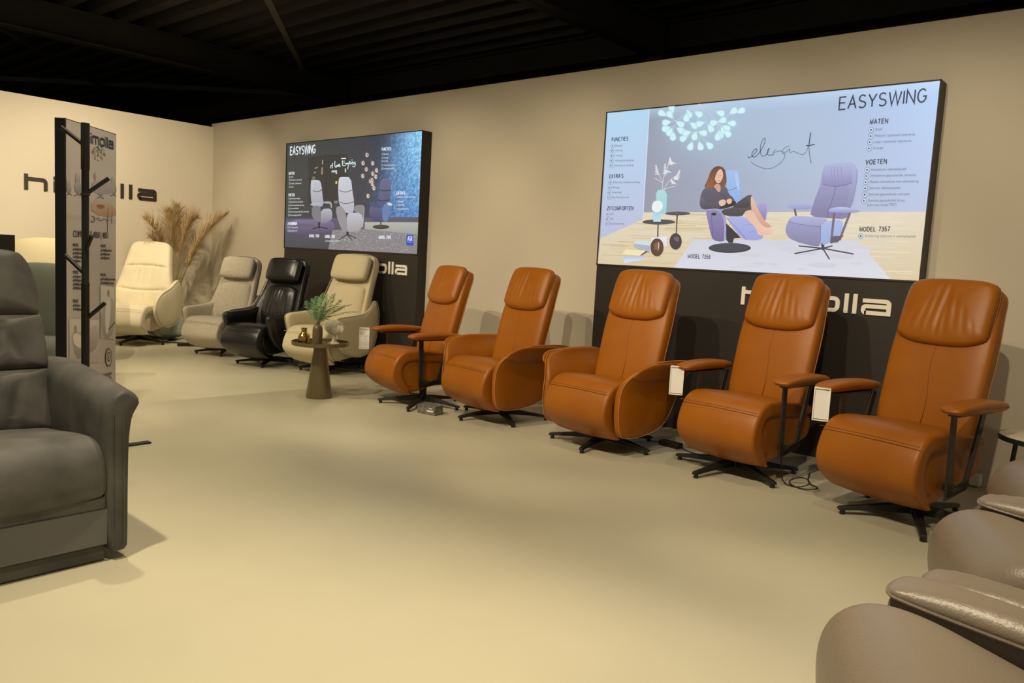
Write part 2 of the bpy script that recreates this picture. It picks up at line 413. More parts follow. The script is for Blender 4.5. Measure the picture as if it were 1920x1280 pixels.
CAPS = {'A': (.68, [[(0, 0), (.34, 1), (.68, 0)], [(.12, .36), (.56, .36)]]), 'C': (.66, [cc_(.36, .5, .34, .5, 45, 315)]), 'D': (.64, [[(0, 0), (0, 1), (.26, 1)]+cc_(.26, .5, .38, .5, 90, -90)+[(0, 0)]]),
 'E': (.56, [[(.56, 1), (0, 1), (0, 0), (.56, 0)], [(0, .53), (.5, .53)]]), 'F': (.52, [[(.52, 1), (0, 1), (0, 0)], [(0, .52), (.46, .52)]]), 'G': (.70, [cc_(.36, .5, .34, .5, 45, 325)+[(.66, .45), (.42, .45)]]),
 'I': (.02, [[(0, 0), (0, 1)]]), 'K': (.6, [[(0, 0), (0, 1)], [(.58, 1), (0, .4)], [(.2, .58), (.6, 0)]]), 'L': (.5, [[(0, 1), (0, 0), (.5, 0)]]), 'M': (.74, [[(0, 0), (0, 1), (.37, .1), (.74, 1), (.74, 0)]]),
 'N': (.62, [[(0, 0), (0, 1), (.62, 0), (.62, 1)]]), 'O': (.74, [cc_(.37, .5, .37, .5, 90, 450, 18)]), 'R': (.62, [[(0, 0), (0, 1), (.34, 1)]+cc_(.34, .76, .24, .24, 90, -90, 6)+[(0, .52)], [(.34, .52), (.62, 0)]]),
 'S': (.6, [cc_(.3, .75, .27, .25, 30, 250, 8)+cc_(.3, .25, .29, .25, 70, -150, 8)]), 'T': (.6, [[(0, 1), (.6, 1)], [(.3, 1), (.3, 0)]]), 'U': (.62, [[(0, 1), (0, .32)]+cc_(.31, .31, .31, .31, 180, 360, 8)+[(.62, 1)]]),
 'V': (.66, [[(0, 1), (.33, 0), (.66, 1)]]), 'W': (.98, [[(0, 1), (.25, 0), (.49, 1), (.73, 0), (.98, 1)]]), 'X': (.6, [[(0, 0), (.6, 1)], [(0, 1), (.6, 0)]]), 'Y': (.66, [[(0, 1), (.33, .45), (.66, 1)], [(.33, .45), (.33, 0)]]),
 'Z': (.6, [[(.04, 1), (.58, 1), (0, 0), (.6, 0)]]), "'": (.02, [[(0, 1), (0, .75)]]), ' ': (.25, []), '7': (.5, [[(0, 1), (.5, 1), (.18, 0)]]), '3': (.5, [cc_(.24, .75, .23, .24, 160, -90, 8)+cc_(.24, .26, .26, .26, 90, -160, 8)]),
 '5': (.5, [[(.46, 1), (.08, 1), (.04, .52)]+cc_(.23, .32, .26, .32, 120, -155, 8)]), '6': (.5, [cc_(.25, .30, .25, .30, 90, 450, 12), [(.44, .92), (.24, 1), (.06, .72), (0, .32)]]), '8': (.5, [cc_(.25, .76, .21, .24, 90, 450, 12), cc_(.25, .27, .25, .27, 90, 450, 12)]),
 '9': (.5, [cc_(.25, .70, .25, .30, 90, 450, 12), [(.06, .08), (.26, 0), (.44, .28), (.5, .68)]]), '1': (.2, [[(0, .8), (.18, 1), (.18, 0)]]), '2': (.5, [cc_(.25, .74, .24, .26, 160, -30, 8)+[(0, 0), (.5, 0)]]),
 '0': (.5, [cc_(.25, .5, .25, .5, 90, 450, 16)]), '4': (.52, [[(.38, 0), (.38, 1), (0, .28), (.52, .28)]]), '|': (.02, [[(0, -.2), (0, 1.1)]])}
class Art:
    """print on a plane: origin o, unit axes ax (right) and ay (up), normal nr; sc/ox/oy turn sketch coordinates into the plane"""
    def __init__(s, o, ax, ay, nr, sc, ox, oy, step=.00012):
        s.o = Vector(o); s.ax = Vector(ax); s.ay = Vector(ay); s.nr = Vector(nr); s.sc = sc; s.ox = ox; s.oy = oy
        s.V = []; s.F = []; s.C = []; s.layer = 1; s.step = step
    def uv(s, x, y):
        p = on_plane(s.ox+x*s.sc, s.oy+y*s.sc, s.o, s.nr)-s.o; return p.dot(s.ax), p.dot(s.ay)
    def _add(s, P, F, C):
        k = len(s.V); off = s.nr*(s.layer*s.step)
        for a, b in P: s.V.append(s.o+s.ax*a+s.ay*b+off)
        s.F += [tuple(i+k for i in f) for f in F]; s.C += C
    def up(s): s.layer += 1
    def poly_uv(s, P, c):
        c = c if isinstance(c, list) else [c]*len(P); s._add(P, [tuple(range(len(P)))], c); s.up()
    def poly(s, pts, c, sm=0):
        """c = colour, or (top colour, bottom colour) to blend across the height of the shape"""
        P = chaikin(pts, sm) if sm else pts
        if isinstance(c[0], tuple):
            ys = [p[1] for p in P]; y0, y1 = min(ys), max(ys)
            cc = [tuple(lin(c[0][i]+(c[1][i]-c[0][i])*(p[1]-y0)/(y1-y0+1e-6)) for i in range(3)) for p in P]
        else: cc = [tuple(lin(v) for v in c)]*len(P)
        s.poly_uv([s.uv(*p) for p in P], cc)
    def ell(s, x, y, rx, ry, c, n=24): s.poly([(x+rx*math.cos(2*PI*i/n), y+ry*math.sin(2*PI*i/n)) for i in range(n)], c)
    def line(s, pts, wd, c, sm=2):
        P = chaikin(pts, sm, False) if sm and len(pts) > 2 else pts
        c = tuple(lin(v) for v in c)
        for i in range(len(P)-1):
            (x0, y0), (x1, y1) = P[i], P[i+1]; l = math.hypot(x1-x0, y1-y0) or 1; nx, ny = -(y1-y0)/l*wd/2, (x1-x0)/l*wd/2
            ex, ey = (x1-x0)/l*wd*.2, (y1-y0)/l*wd*.2
            q = [(x0+nx-ex, y0+ny-ey), (x1+nx+ex, y1+ny+ey), (x1-nx+ex, y1-ny+ey), (x0-nx-ex, y0-ny-ey)]
            s._add([s.uv(*p) for p in q], [(0, 1, 2, 3)], [c]*4)
        s.up()
    def text(s, t, p0, p1, cap, c, bold=0):
        V, F = text_polys(t)
        if not V: return
        u0, v0 = s.uv(*p0); u1, v1 = s.uv(*p1); W = max(v[0] for v in V); kx = (u1-u0)/W; ky = cap/.73
        cc = tuple(lin(v) for v in c); P = [(u0+x*kx, v0+(v1-v0)*(x/W)+y*ky) for x, y in V]
        for dx in ([0] if not bold else [0, bold, -bold]): s._add([(a+dx, b) for a, b in P], F, [cc]*len(P))
        s.up()
    def caps(s, t, p0, p1, cap, c, wt=.1, sp=.26):
        """capital lettering drawn with strokes of weight wt (share of the cap height)"""
        u0, v0 = s.uv(*p0); u1, v1 = s.uv(*p1); W = sum(CAPS[q][0]+sp for q in t)-sp; kx = (u1-u0)/W; x = 0
        c = tuple(lin(v) for v in c); h = cap*wt/2
        for q in t:
            w_, L_ = CAPS[q]
            for ln in L_:
                P = [(u0+(x+a)*kx, v0+(v1-v0)*(x/W)+b*cap) for a, b in ln]
                P2 = stroke(P, h*2); m = len(P)
                s._add(P2, [(i, i+1, 2*m-2-i, 2*m-1-i) for i in range(m-1)], [c]*len(P2))
            x += w_+sp
        s.up()
    def grid(s, u0, v0, u1, v1, nu, nv, fn):
        P = []; C = []
        for j in range(nv+1):
            for i in range(nu+1):
                u = u0+(u1-u0)*i/nu; v = v0+(v1-v0)*j/nv; P.append((u, v)); C.append(tuple(lin(max(0, min(255, q))) for q in fn(i/nu, j/nv)))
        s._add(P, [(j*(nu+1)+i, j*(nu+1)+i+1, (j+1)*(nu+1)+i+1, (j+1)*(nu+1)+i) for j in range(nv) for i in range(nu)], C); s.up()
    def build(s, name, m, parent, box=None):
        me = bpy.data.meshes.new(name)
        if box:   # keep the print inside its panel
            for i, v in enumerate(s.V):
                d = v-s.o; u = min(max(d.dot(s.ax), box[0]), box[2]); q = min(max(d.dot(s.ay), box[1]), box[3])
                s.V[i] = s.o+s.ax*u+s.ay*q+s.nr*d.dot(s.nr)
        me.from_pydata([tuple(v) for v in s.V], [], s.F)
        at = me.color_attributes.new('print', 'FLOAT_COLOR', 'POINT')
        for i, c in enumerate(s.C): at.data[i].color = (c[0], c[1], c[2], 1)
        me.materials.append(m); o = bpy.data.objects.new(name, me); COL.objects.link(o)
        o.parent = parent
        if parent: o.matrix_parent_inverse = parent_inverse(parent)
        return o
def parent_inverse(p):
    m = Matrix.Translation(p.location) @ p.rotation_euler.to_matrix().to_4x4() @ Matrix.Diagonal((*p.scale, 1)); return m.inverted()
def mix(a, b, t): t = max(0, min(1, t)); return tuple(x+(y-x)*t for x, y in zip(a, b))
def bil(c00, c10, c01, c11, u, v): return mix(mix(c00, c10, u), mix(c01, c11, u), v)

# ---------------------------------------------------------------- backlit display with the light room picture
M_print = print_mat('backlit_print', 1.0)
M_printp = print_mat('paper_print', 0)
INK = (38, 44, 66)
def bullets(a, items, x, dxs, cap, c, rad, tri):
    for (y, t, x1, y1) in items:
        a.ell(x, y, rad, rad*1.05, c, 20); a.ell(x, y, rad*.82, rad*.86, tri[1], 20)
        a.poly([(x-rad*.3, y-rad*.45), (x+rad*.5, y), (x-rad*.3, y+rad*.45)], tri[0])
        a.text(t, (x+dxs, y+cap[1]), (x1, y1+cap[1]), cap[0], c)
def display_box(name, label, x0, x1, y0=5.28, y1=5.398, top=2.409):
    t = thing(name, label, 'display', ((x0+x1)/2, (y0+y1)/2, 0))
    MB().box((0, 0, top/2), (x1-x0, y1-y0, top)).build('cabinet', M_cab, t, bevel=.003)
    e = .004; yy = -(y1-y0)/2-.004; w_ = (x1-x0)
    f = MB()
    f.box((0, yy, top-.004), (w_, .008, .008)).box((0, yy, 1.203), (w_, .008, .008))
    f.box((-w_/2+e, yy, 1.806), (.008, .008, 1.2)).box((w_/2-e, yy, 1.806), (.008, .008, 1.2))
    f.build('picture_frame', M_cab, t)
    return t
X0, X1 = -3.722, -1.314
d1 = display_box('backlit_display', 'large bright backlit display picturing a woman in a lilac chair', X0, X1)
a = Art((X0, 5.2795, 1.205), (1, 0, 0), (0, 0, 1), (0, -1, 0), 700/1829, 1100, 130, .00003)
W = X1-X0
lu, lv = a.uv(565, 250)
def bg(u, v):
    c = bil((140, 138, 152), (186, 188, 212), (138, 142, 158), (178, 208, 248), u**1.0, v)
    c = mix(c, (168, 190, 214), math.exp(-((u-.62)/.2)**2-((v-.85)/.35)**2)*.7)
    d = math.hypot(u*W-lu, (v*1.2-lv)*1.3)
    c = mix(c, (178, 215, 232), math.exp(-(d/.30)**2)*.55)
    c = mix(c, (196, 222, 252), max(0, (v-.93)/.07)*.5)
    return c
a.grid(.008, .006, W-.008, 1.198, 72, 40, bg)
a.poly([(100, 206), (308, 188), (275, 735), (66, 828)], ((176, 214, 240), (186, 188, 218)))
a.poly([(306, 188), (310, 188), (277, 735), (273, 735)], (205, 220, 240))
# timber floor
a.poly([(275, 700), (1667, 697), (1640, 1040), (50, 957), (66, 828), (275, 735)], ((222, 212, 190), (214, 196, 158)))
rnd = random.Random(4)
for k in range(260):
    y = 706+rnd.random()**1.5*315; lb = 280 if y < 735 else max(68, 275-(y-735)*2.2); L = rnd.uniform(60, 300); x = rnd.uniform(lb+5, 1640-L if 1640-L > lb+5 else lb+6)
    d = rnd.uniform(-15, 6); base = mix((212, 190, 146), (226, 216, 194), (x-200)/1000)
    if y > 955+(x-50)*.05: continue
    a.line([(x, y), (x+L, y+L*.03)], rnd.uniform(1.5, 5), tuple(min(255, q+d) for q in base), 0)
a.poly([(525, 832), (1330, 838), (1490, 1030), (430, 972)], ((205, 206, 220), (216, 217, 228)))
for k in range(26):
    x = rnd.uniform(520, 1350); y = rnd.uniform(850, 985); r_ = rnd.uniform(25, 90)
    a.poly([(x-r_, y), (x-r_*.3, y-r_*.2), (x+r_, y-r_*.1), (x+r_*.5, y+r_*.2)], rnd.choice([(204, 205, 218), (210, 211, 223), (207, 205, 215)]), 2)
# pendant lamp of glowing drops
a.sc = 1/5.8185; a.ox = 1130; a.oy = 200
bulbs = [(650, 72), (735, 85), (760, 15), (950, 90), (1060, 85), (1300, 75), (1440, 45), (1525, 45), (695, 175), (690, 243), (735, 285), (775, 335), (860, 195), (920, 130), (865, 265), (885, 350), (915, 290), (1010, 210), (1062, 190), (1110, 290), (1010, 330), (965, 440), (1075, 440), (1178, 430), (1190, 245), (1215, 180), (1322, 150), (1425, 185), (1290, 315), (1330, 270), (1365, 240), (1262, 335), (1375, 300)]
hubs = [(930, 40), (800, 160), (1020, 60), (1110, 40), (1220, 50), (1260, 170), (780, 215), (1030, 270), (930, 160), (1140, 170)]
for hx, hy in hubs: a.line([(1060, -30), (hx, hy)], 5, (205, 205, 225), 0)
for bx, by in bulbs:
    h = min(hubs, key=lambda q: math.hypot(q[0]-bx, q[1]-by)+(60 if q[1] > by else 0)); a.line([h, (bx, by)], 4, (205, 205, 225), 0)
for bx, by in bulbs:
    h = min(hubs, key=lambda q: math.hypot(q[0]-bx, q[1]-by)+(60 if q[1] > by else 0)); d = Vector((bx-h[0], by-h[1])); d = d.normalized() if d.length > 1 else Vector((0, 1)); n_ = Vector((-d.y, d.x))
    def pt(s_, t_): return (bx+d.x*s_+n_.x*t_, by+d.y*s_+n_.y*t_)
    a.poly([pt(-66, -3), pt(-66, 3), pt(-12, 36), pt(26, 38), pt(48, 0), pt(26, -38), pt(-12, -36)], (174, 216, 228), 2)
    a.poly([pt(-54, -2), pt(-54, 2), pt(-10, 29), pt(20, 31), pt(38, 0), pt(20, -31), pt(-10, -29)], (206, 240, 244), 2)
# left still life
for pts in ([(662, 905), (665, 820), (690, 700), (688, 620)], [(665, 820), (620, 750), (592, 640)], [(665, 835), (610, 800), (575, 780)], [(690, 760), (720, 650), (740, 560)], [(675, 900), (740, 800), (840, 740), (855, 690)], [(680, 905), (740, 880), (800, 870)]):
    a.line(pts, 5, (226, 222, 226))
for cx, cy, dx, dy, L in ((590, 640, .15, 1, 110), (745, 560, .1, 1, 80), (740, 600, 1, .3, 60), (690, 630, 0, 1, 110), (845, 700, -.3, 1, 90), (760, 800, .5, .6, 70), (800, 760, .2, .5, 70), (700, 700, .7, .2, 60)):
    for k in range(7):
        t = k/7; x = cx+dx*L*t; y = cy+dy*L*t; s_ = 12+24*t
        a.poly([(x-s_, y+s_*.4), (x, y-6), (x+s_, y+s_*.5), (x, y+7)], (228, 226, 230))
a.poly([(590, 955), (610, 915), (650, 905), (690, 915), (712, 960), (703, 1168), (640, 1170), (600, 1100)], ((168, 218, 216), (150, 205, 215)))
a.ell(828, 1166, 138, 21, (78, 74, 88)); a.line([(827, 1185), (815, 1340)], 8, (66, 58, 64), 0)
a.ell(622, 1258, 180, 28, (70, 68, 80))
a.poly([(560, 1145), (642, 1145), (645, 1256), (562, 1256)], ((165, 205, 220), (178, 220, 240)))
a.poly([(543, 1100), (560, 1040), (600, 1023), (652, 1033), (671, 1080), (652, 1132), (600, 1157), (553, 1137)], (232, 236, 236), 1)
a.sc = 1/8.535; a.ox = 1120; a.oy = 380
a.line([(987, 340), (980, 590)], 20, (62, 52, 58), 0); a.line([(1290, 200), (1278, 500)], 18, (62, 52, 58), 0)
a.poly([(880, 560), (1125, 540), (1130, 690), (900, 800), (840, 800)], ((228, 228, 236), (205, 205, 222)))
a.poly([(590, 655), (640, 605), (860, 620), (855, 690), (800, 690)], (205, 218, 228)); a.poly([(590, 655), (855, 690), (850, 800), (800, 790), (605, 720)], (150, 158, 176))
for k in range(4): a.line([(598, 668+k*15), (850, 704+k*22)], 5, (214, 222, 232), 0)
a.poly([(410, 820), (470, 745), (790, 765), (690, 850)], (238, 226, 176)); a.poly([(690, 850), (795, 768), (820, 785), (740, 840)], (110, 85, 60))
a.poly([(425, 880), (450, 858), (760, 848), (785, 905), (450, 960)], ((176, 190, 222), (222, 228, 238)))
a.ell(970, 715, 106, 145, (86, 60, 48)); a.ell(1268, 620, 98, 132, (62, 52, 58))
for k in range(14): a.poly([(900+rnd.random()*120, 620+rnd.random()*180) for _ in range(4)], (124, 92, 70), 1)
a.poly([(985, 640), (1000, 620), (1010, 660), (1000, 760), (985, 740)], (206, 170, 130), 2)
a.poly([(1225, 560), (1300, 540), (1330, 570), (1310, 640), (1250, 600)], (104, 92, 104), 2)
# seated woman and the two lilac chairs
a.sc = 1/5.3333; a.ox = 1280; a.oy = 280
SK = (228, 186, 166); SK2 = (206, 156, 136)
a.ell(480, 986, 212, 50, (48, 52, 64)); a.ell(480, 978, 200, 42, (62, 66, 80))
a.poly([(425, 218), (540, 206), (572, 228), (592, 400), (602, 520), (540, 580), (470, 520), (440, 300)], ((160, 190, 232), (136, 172, 226)), 1)
a.line([(462, 412), (520, 400), (578, 368)], 5, (84, 100, 150)); a.poly([(520, 230), (560, 240), (580, 400), (560, 420)], (172, 198, 238), 2)
a.poly([(740, 548), (850, 540), (868, 572), (845, 700), (822, 722), (780, 640)], ((166, 160, 208), (132, 118, 170)), 1); a.line([(858, 560), (842, 700)], 8, (178, 180, 226), 0)
a.poly([(440, 735), (560, 850), (590, 885), (522, 890), (512, 935), (470, 935), (445, 905)], (44, 44, 54))
a.poly([(438, 672), (620, 665), (770, 770), (822, 866), (790, 908), (640, 908), (590, 880), (500, 770)], ((170, 176, 226), (152, 160, 218)), 1)
a.line([(450, 690), (560, 800), (650, 905)], 5, (108, 110, 168)); a.line([(620, 760), (740, 745)], 4, (134, 138, 196), 0); a.line([(680, 830), (800, 800)], 4, (134, 138, 196), 0)
a.poly([(238, 612), (290, 580), (380, 590), (432, 645), (447, 750), (442, 905), (400, 926), (320, 912), (292, 860), (262, 720)], ((140, 134, 178), (112, 100, 150)), 1)
a.line([(262, 600), (330, 592), (395, 620), (428, 690), (436, 800), (430, 905)], 20, (160, 160, 208)); a.line([(297, 650), (312, 900)], 4, (82, 72, 112), 0); a.ell(322, 648, 26, 15, (46, 40, 56))
a.poly([(372, 165), (425, 188), (448, 260), (448, 355), (400, 385), (330, 392), (232, 388), (228, 368), (262, 300), (284, 228), (322, 180)], ((104, 72, 60), (120, 76, 52)), 1)
a.poly([(212, 404), (262, 374), (330, 378), (400, 356), (452, 382), (472, 450), (512, 480), (540, 530), (500, 575), (390, 604), (350, 592), (208, 604), (178, 560), (186, 470)], ((98, 94, 112), (74, 70, 86)), 1)
a.poly([(318, 372), (352, 340), (382, 352), (392, 402), (372, 440), (332, 392)], SK2, 1)
a.poly([(386, 196), (412, 216), (416, 262), (404, 306), (378, 342), (350, 336), (328, 300), (336, 240), (356, 208)], SK, 2)
a.poly([(372, 168), (394, 190), (350, 228), (330, 300), (318, 372), (262, 386), (240, 388), (272, 270), (312, 190)], ((96, 64, 52), (150, 92, 60)), 2)
a.poly([(388, 184), (428, 205), (446, 330), (436, 372), (398, 350), (412, 300), (418, 250), (404, 212)], ((92, 62, 50), (128, 84, 62)), 2)
a.line([(372, 262), (384, 266), (394, 262)], 3, (110, 70, 60)); a.line([(344, 250), (354, 254), (362, 250)], 3, (110, 70, 60)); a.line([(362, 312), (374, 320), (388, 312)], 4, (176, 90, 84)); a.line([(372, 272), (368, 292)], 3, SK2, 0)
a.line([(330, 386), (366, 440), (440, 470), (436, 500)], 5, (58, 56, 70))
a.poly([(384, 612), (500, 582), (640, 556), (716, 582), (690, 606), (622, 640), (606, 672), (430, 668)], ((84, 80, 88), (62, 60, 68)), 1)
a.poly([(500, 575), (640, 470), (688, 452), (708, 470), (690, 520), (700, 580), (560, 588)], ((88, 84, 92), (58, 56, 64)), 1)
a.poly([(690, 468), (712, 478), (762, 600), (830, 718), (884, 756), (896, 780), (850, 788), (790, 752), (722, 640), (690, 580)], (SK, SK2), 1)
a.poly([(618, 630), (690, 600), (722, 650), (800, 762), (840, 798), (906, 808), (928, 826), (880, 850), (780, 862), (756, 838), (742, 780), (640, 690)], (SK, (232, 192, 172)), 1)
a.line([(760, 800), (800, 846), (880, 846)], 4, SK2)
a.poly([(190, 470), (226, 500), (266, 540), (366, 520), (382, 562), (300, 592), (215, 606), (178, 560)], ((104, 100, 118), (70, 66, 82)), 1)
a.poly([(436, 540), (500, 520), (545, 520), (540, 560), (470, 580), (380, 596), (384, 570)], (36, 34, 42), 1)
a.poly([(368, 522), (400, 502), (440, 506), (444, 548), (402, 572), (376, 560)], SK, 1); a.poly([(444, 508), (482, 490), (502, 502), (500, 540), (462, 552)], SK, 1)
for k in range(3): a.line([(412+k*2, 516+k*12), (440, 512+k*12)], 2, SK2, 0)
# right chair
BL, BD, BM = (168, 178, 216), (124, 122, 160), (146, 148, 190)
for ex, ey in ((1130, 1042), (1475, 1096), (1715, 1046), (1505, 966), (1172, 966)): a.line([(1410, 990), (ex, ey)], 13, (52, 52, 66), 0)
a.line([(1410, 940), (1410, 1000)], 30, (54, 54, 68), 0)
a.line([(1128, 590), (1142, 662)], 20, (96, 84, 98), 0)
a.poly([(1392, 335), (1408, 190), (1440, 148), (1560, 134), (1700, 130), (1742, 158), (1754, 300), (1722, 460), (1682, 600), (1660, 700), (1460, 690), (1280, 672), (1300, 590), (1340, 470)], (BL, BD), 1)
a.poly([(1340, 470), (1398, 345), (1540, 372), (1690, 345), (1650, 560), (1600, 690), (1460, 690), (1282, 670)], ((146, 148, 190), (122, 118, 158)), 1)
a.line([(1540, 380), (1510, 500), (1465, 600), (1458, 690)], 5, (96, 90, 140)); a.line([(1752, 200), (1752, 320), (1700, 560)], 6, (120, 128, 182))
a.poly([(1393, 346), (1408, 200), (1432, 160), (1560, 140), (1688, 146), (1702, 175), (1706, 330), (1640, 356), (1540, 372), (1450, 358)], (BL, (134, 130, 180)), 1)
for x in (1500, 1530, 1562, 1600): a.line([(x-10, 175), (x, 250), (x+6, 330)], 4, (128, 128, 182))
a.line([(1395, 348), (1450, 362), (1540, 376), (1640, 360), (1706, 334)], 5, (86, 80, 128))
a.poly([(1380, 770), (1440, 725), (1560, 700), (1612, 722), (1612, 780), (1590, 850), (1484, 934), (1390, 962)], ((168, 182, 228), (150, 170, 216)), 1)
a.poly([(1076, 690), (1140, 664), (1300, 674), (1484, 700), (1402, 750), (1390, 772), (1386, 962), (1340, 976), (1100, 912), (1044, 850), (1034, 790)], ((158, 160, 200), (130, 126, 164)), 1)
a.poly([(1072, 720), (1100, 682), (1150, 666), (1300, 674), (1482, 700), (1400, 750), (1380, 772), (1200, 752)], ((172, 176, 216), (154, 156, 198)), 1)
a.line([(1070, 726), (1200, 754), (1382, 774)], 4, (96, 92, 146)); a.line([(1388, 772), (1386, 960)], 4, (96, 92, 146), 0)
a.line([(1526, 622), (1494, 930), (1580, 900), (1686, 625)], 24, (112, 98, 116), 0); a.poly([(1482, 940), (1500, 870), (1620, 860), (1560, 930)], (96, 84, 104))
a.poly([(1042, 562), (1070, 544), (1200, 539), (1308, 558), (1302, 604), (1100, 600)], (BL, BM), 1)
a.poly([(1462, 612), (1500, 585), (1620, 574), (1786, 610), (1770, 634), (1600, 638), (1480, 632)], ((184, 196, 238), (140, 140, 192)), 2)
# handwriting
a.sc = 1/12.8; a.ox = 1395; a.oy = 240
a.line([(118, 685), (135, 725), (170, 715), (240, 665), (320, 580), (342, 520), (310, 500), (255, 545), (212, 620), (215, 680), (250, 710), (320, 685), (400, 590), (480, 460), (535, 320), (535, 260), (512, 243), (465, 300), (420, 430), (412, 560), (435, 660), (480, 688), (540, 665), (600, 590), (630, 510), (620, 490), (580, 560), (575, 630), (610, 660), (680, 655), (740, 635)], 14, INK, 3)
a.line([(800, 525), (760, 545), (722, 590), (730, 606), (800, 575), (870, 552), (940, 570), (990, 600), (1008, 660), (985, 740), (920, 830), (800, 920), (680, 975), (560, 985), (440, 960), (300, 900), (225, 850), (200, 815)], 10, INK, 3)
a.line([(1110, 445), (1060, 450), (990, 490), (940, 550), (930, 600), (960, 625), (1020, 595), (1090, 530), (1125, 500), (1110, 560), (1130, 605), (1180, 580), (1225, 555), (1260, 600), (1330, 612), (1400, 645), (1450, 645), (1510, 590), (1550, 500), (1565, 440)], 10, INK, 3)
a.line([(1625, 120), (1600, 260), (1583, 400)], 22, INK); a.line([(1583, 380), (1580, 500), (1600, 680), (1635, 850)], 13, INK); a.line([(1515, 430), (1600, 425), (1715, 400)], 22, INK)
# texts
a.sc = 700/1829; a.ox = 1100; a.oy = 130
a.caps('EASYSWING', (1240, 200), (1666, 161), .078, INK, .115, .22)
LP = (194, 214, 240)
for t, p0, p1 in (('MATEN', (1392, 270), (1478, 265)), ('VOETEN', (1371, 467), (1472, 462)), ('FUNCTIES', (129, 354), (208, 349)), ("EXTRA'S", (117, 534), (184, 531)), ('ZITCOMFORTEN', (106, 690), (233, 689))):
    a.caps(t, p0, p1, .027, INK, .2, .34)
a.caps('MODEL 7357', (1341, 794), (1487, 793), .027, INK, .19, .32); a.caps('MODEL 7356', (501, 924), (610, 928), .027, INK, .16, .3)
R1 = [(298, 'Small', 1398, 1450), (329, 'Medium | optioneel maatversie', 1395, 1612), (359, 'Large | optioneel maatversie', 1391, 1594), (389, 'X-Large', 1387, 1456),
      (494, 'Schotelvoet edelstaaloptiek', 1378, 1571), (524, 'Schotelvoet gepoederlakt antraciet', 1375, 1617), (554, 'Houten schotelvoet met edelstaalring', 1371, 1629), (584, 'Stervoet edelstaaloptiek', 1369, 1540), (615, 'Stervoet gepoederlakt antraciet', 1366, 1586), (645, 'Stervoet gepoederlakt brons', 1363, 1561), (818, 'Armleuning optioneel in edelstaaloptiek', 1347, 1616)]
for y, t, x, x1 in R1:
    k = (1-y/900)*-10
    a.ell(x, y, 12.5, 13.2, INK); a.ell(x, y, 11, 11.6, LP); a.poly([(x-4, y-6), (x+7, y), (x-4, y+6)], INK); a.text(t, (x+19, y+4), (x1, y+4-(x1-x)*.045*max(0, (700-y)/500)+(x1-x)*.02*max(0, (y-700)/300)), .017, (74, 82, 112))
a.text('(niet voor model 7357)', (1378, 671), (1521, 670), .017, (74, 82, 112))
for y, t, x, x1 in [(377, 'Manueel', 133, 180), (400, '1-motorig', 131, 182), (425, '2-motorig', 130, 180), (449, '1-motorig met opstahulp', 128, 238), (473, '2-motorig met opstahulp', 126, 236), (556, 'Elektrische hoofdsteunverstelling', 122, 267), (581, 'Massage', 120, 167), (605, 'Verwarming', 118, 177), (629, 'Met uitneembare accu', 117, 214), (711, 'Soft', 111, 138), (734, 'Vast', 109, 138), (758, 'Plus binnenvering', 107, 190)]:
    a.ell(x, y, 8.5, 10.2, INK); a.ell(x, y, 7.4, 9, LP); a.poly([(x-3, y-4.5), (x+4.5, y), (x-3, y+4.5)], INK); a.text(t, (x+12, y+3), (x1, y+2), .0165, (74, 82, 112))
a.build('printed_picture', M_print, d1, (.008, .006, W-.008, 1.198))
sign_logo(d1, .26, .995, lambda p, q, t: (p-2.457+ (-d1.location.x), 5.2795-t-d1.location.y, .979+q), .012, M_white, .102)

# ---------------------------------------------------------------- backlit display with the dark blue picture
X0, X1 = -8.222, -5.874
d2 = display_box('backlit_display', 'dark blue backlit display picturing three grey chairs', X0, X1)
a = Art((X0, 5.2795, 1.205), (1, 0, 0), (0, 0, 1), (0, -1, 0), 1/5.332, 530, 240, .00003)
W = X1-X0; rn = random.Random(8)
cols = [rn.uniform(-1, 1) for _ in range(141)]
def bg2(u, v):
    c = bil((56, 58, 58), (60, 96, 170), (60, 64, 70), (130, 196, 240), max(0, (u-.45)/.55)**1.3, v)
    c = mix(c, (48, 50, 62), math.exp(-((u-.45)/.25)**2)*.5)
    edge = (u-.52)+(.25-v)*-.28   # diagonal edge of the blue light
    b_ = 1/(1+math.exp(-(u-(.66+.16*v))*26))
    c = mix(mix((58, 61, 62), (50, 56, 74), u), bil((52, 70, 120), (62, 110, 176), (60, 110, 170), (150, 214, 250), (u-.6)/.4, v), b_)
    n_ = cols[int(u*140)]*8*b_+rn.uniform(-1, 1)*(4+30*b_)
    return tuple(q+n_ for q in c)
a.grid(.008, .006, W-.008, 1.198, 140, 80, bg2)
# floor and rugs
a.poly([(30, 905), (1370, 890), (1360, 1262), (18, 1185)], ((86, 84, 104), (62, 62, 72)))
a.poly([(820, 940), (1368, 942), (1364, 1070), (1200, 1060), (820, 1010)], ((176, 178, 168), (150, 152, 150)))
a.poly([(500, 1018), (820, 1008), (1366, 1065), (1364, 1262), (455, 1212)], (132, 128, 132))
for k in range(700):
    x = rn.uniform(490, 1355); y = rn.uniform(1020+max(0, x-820)*.1, 1205+(x-455)*.05); s_ = rn.uniform(3, 8); g_ = rn.choice([96, 112, 150, 170, 186])
    a._add([a.uv(x-s_, y), a.uv(x, y-s_*.6), a.uv(x+s_, y), a.uv(x, y+s_*.6)], [(0, 1, 2, 3)], [tuple(lin(q) for q in (g_, g_-3, g_))]*4)
a.up()
a.poly([(28, 915), (430, 915), (500, 935), (528, 975), (500, 1030), (300, 1058), (24, 1052)], ((120, 108, 140), (84, 76, 110)), 1)
a.poly([(26, 950), (300, 960), (330, 990), (26, 985)], (96, 88, 116), 1)
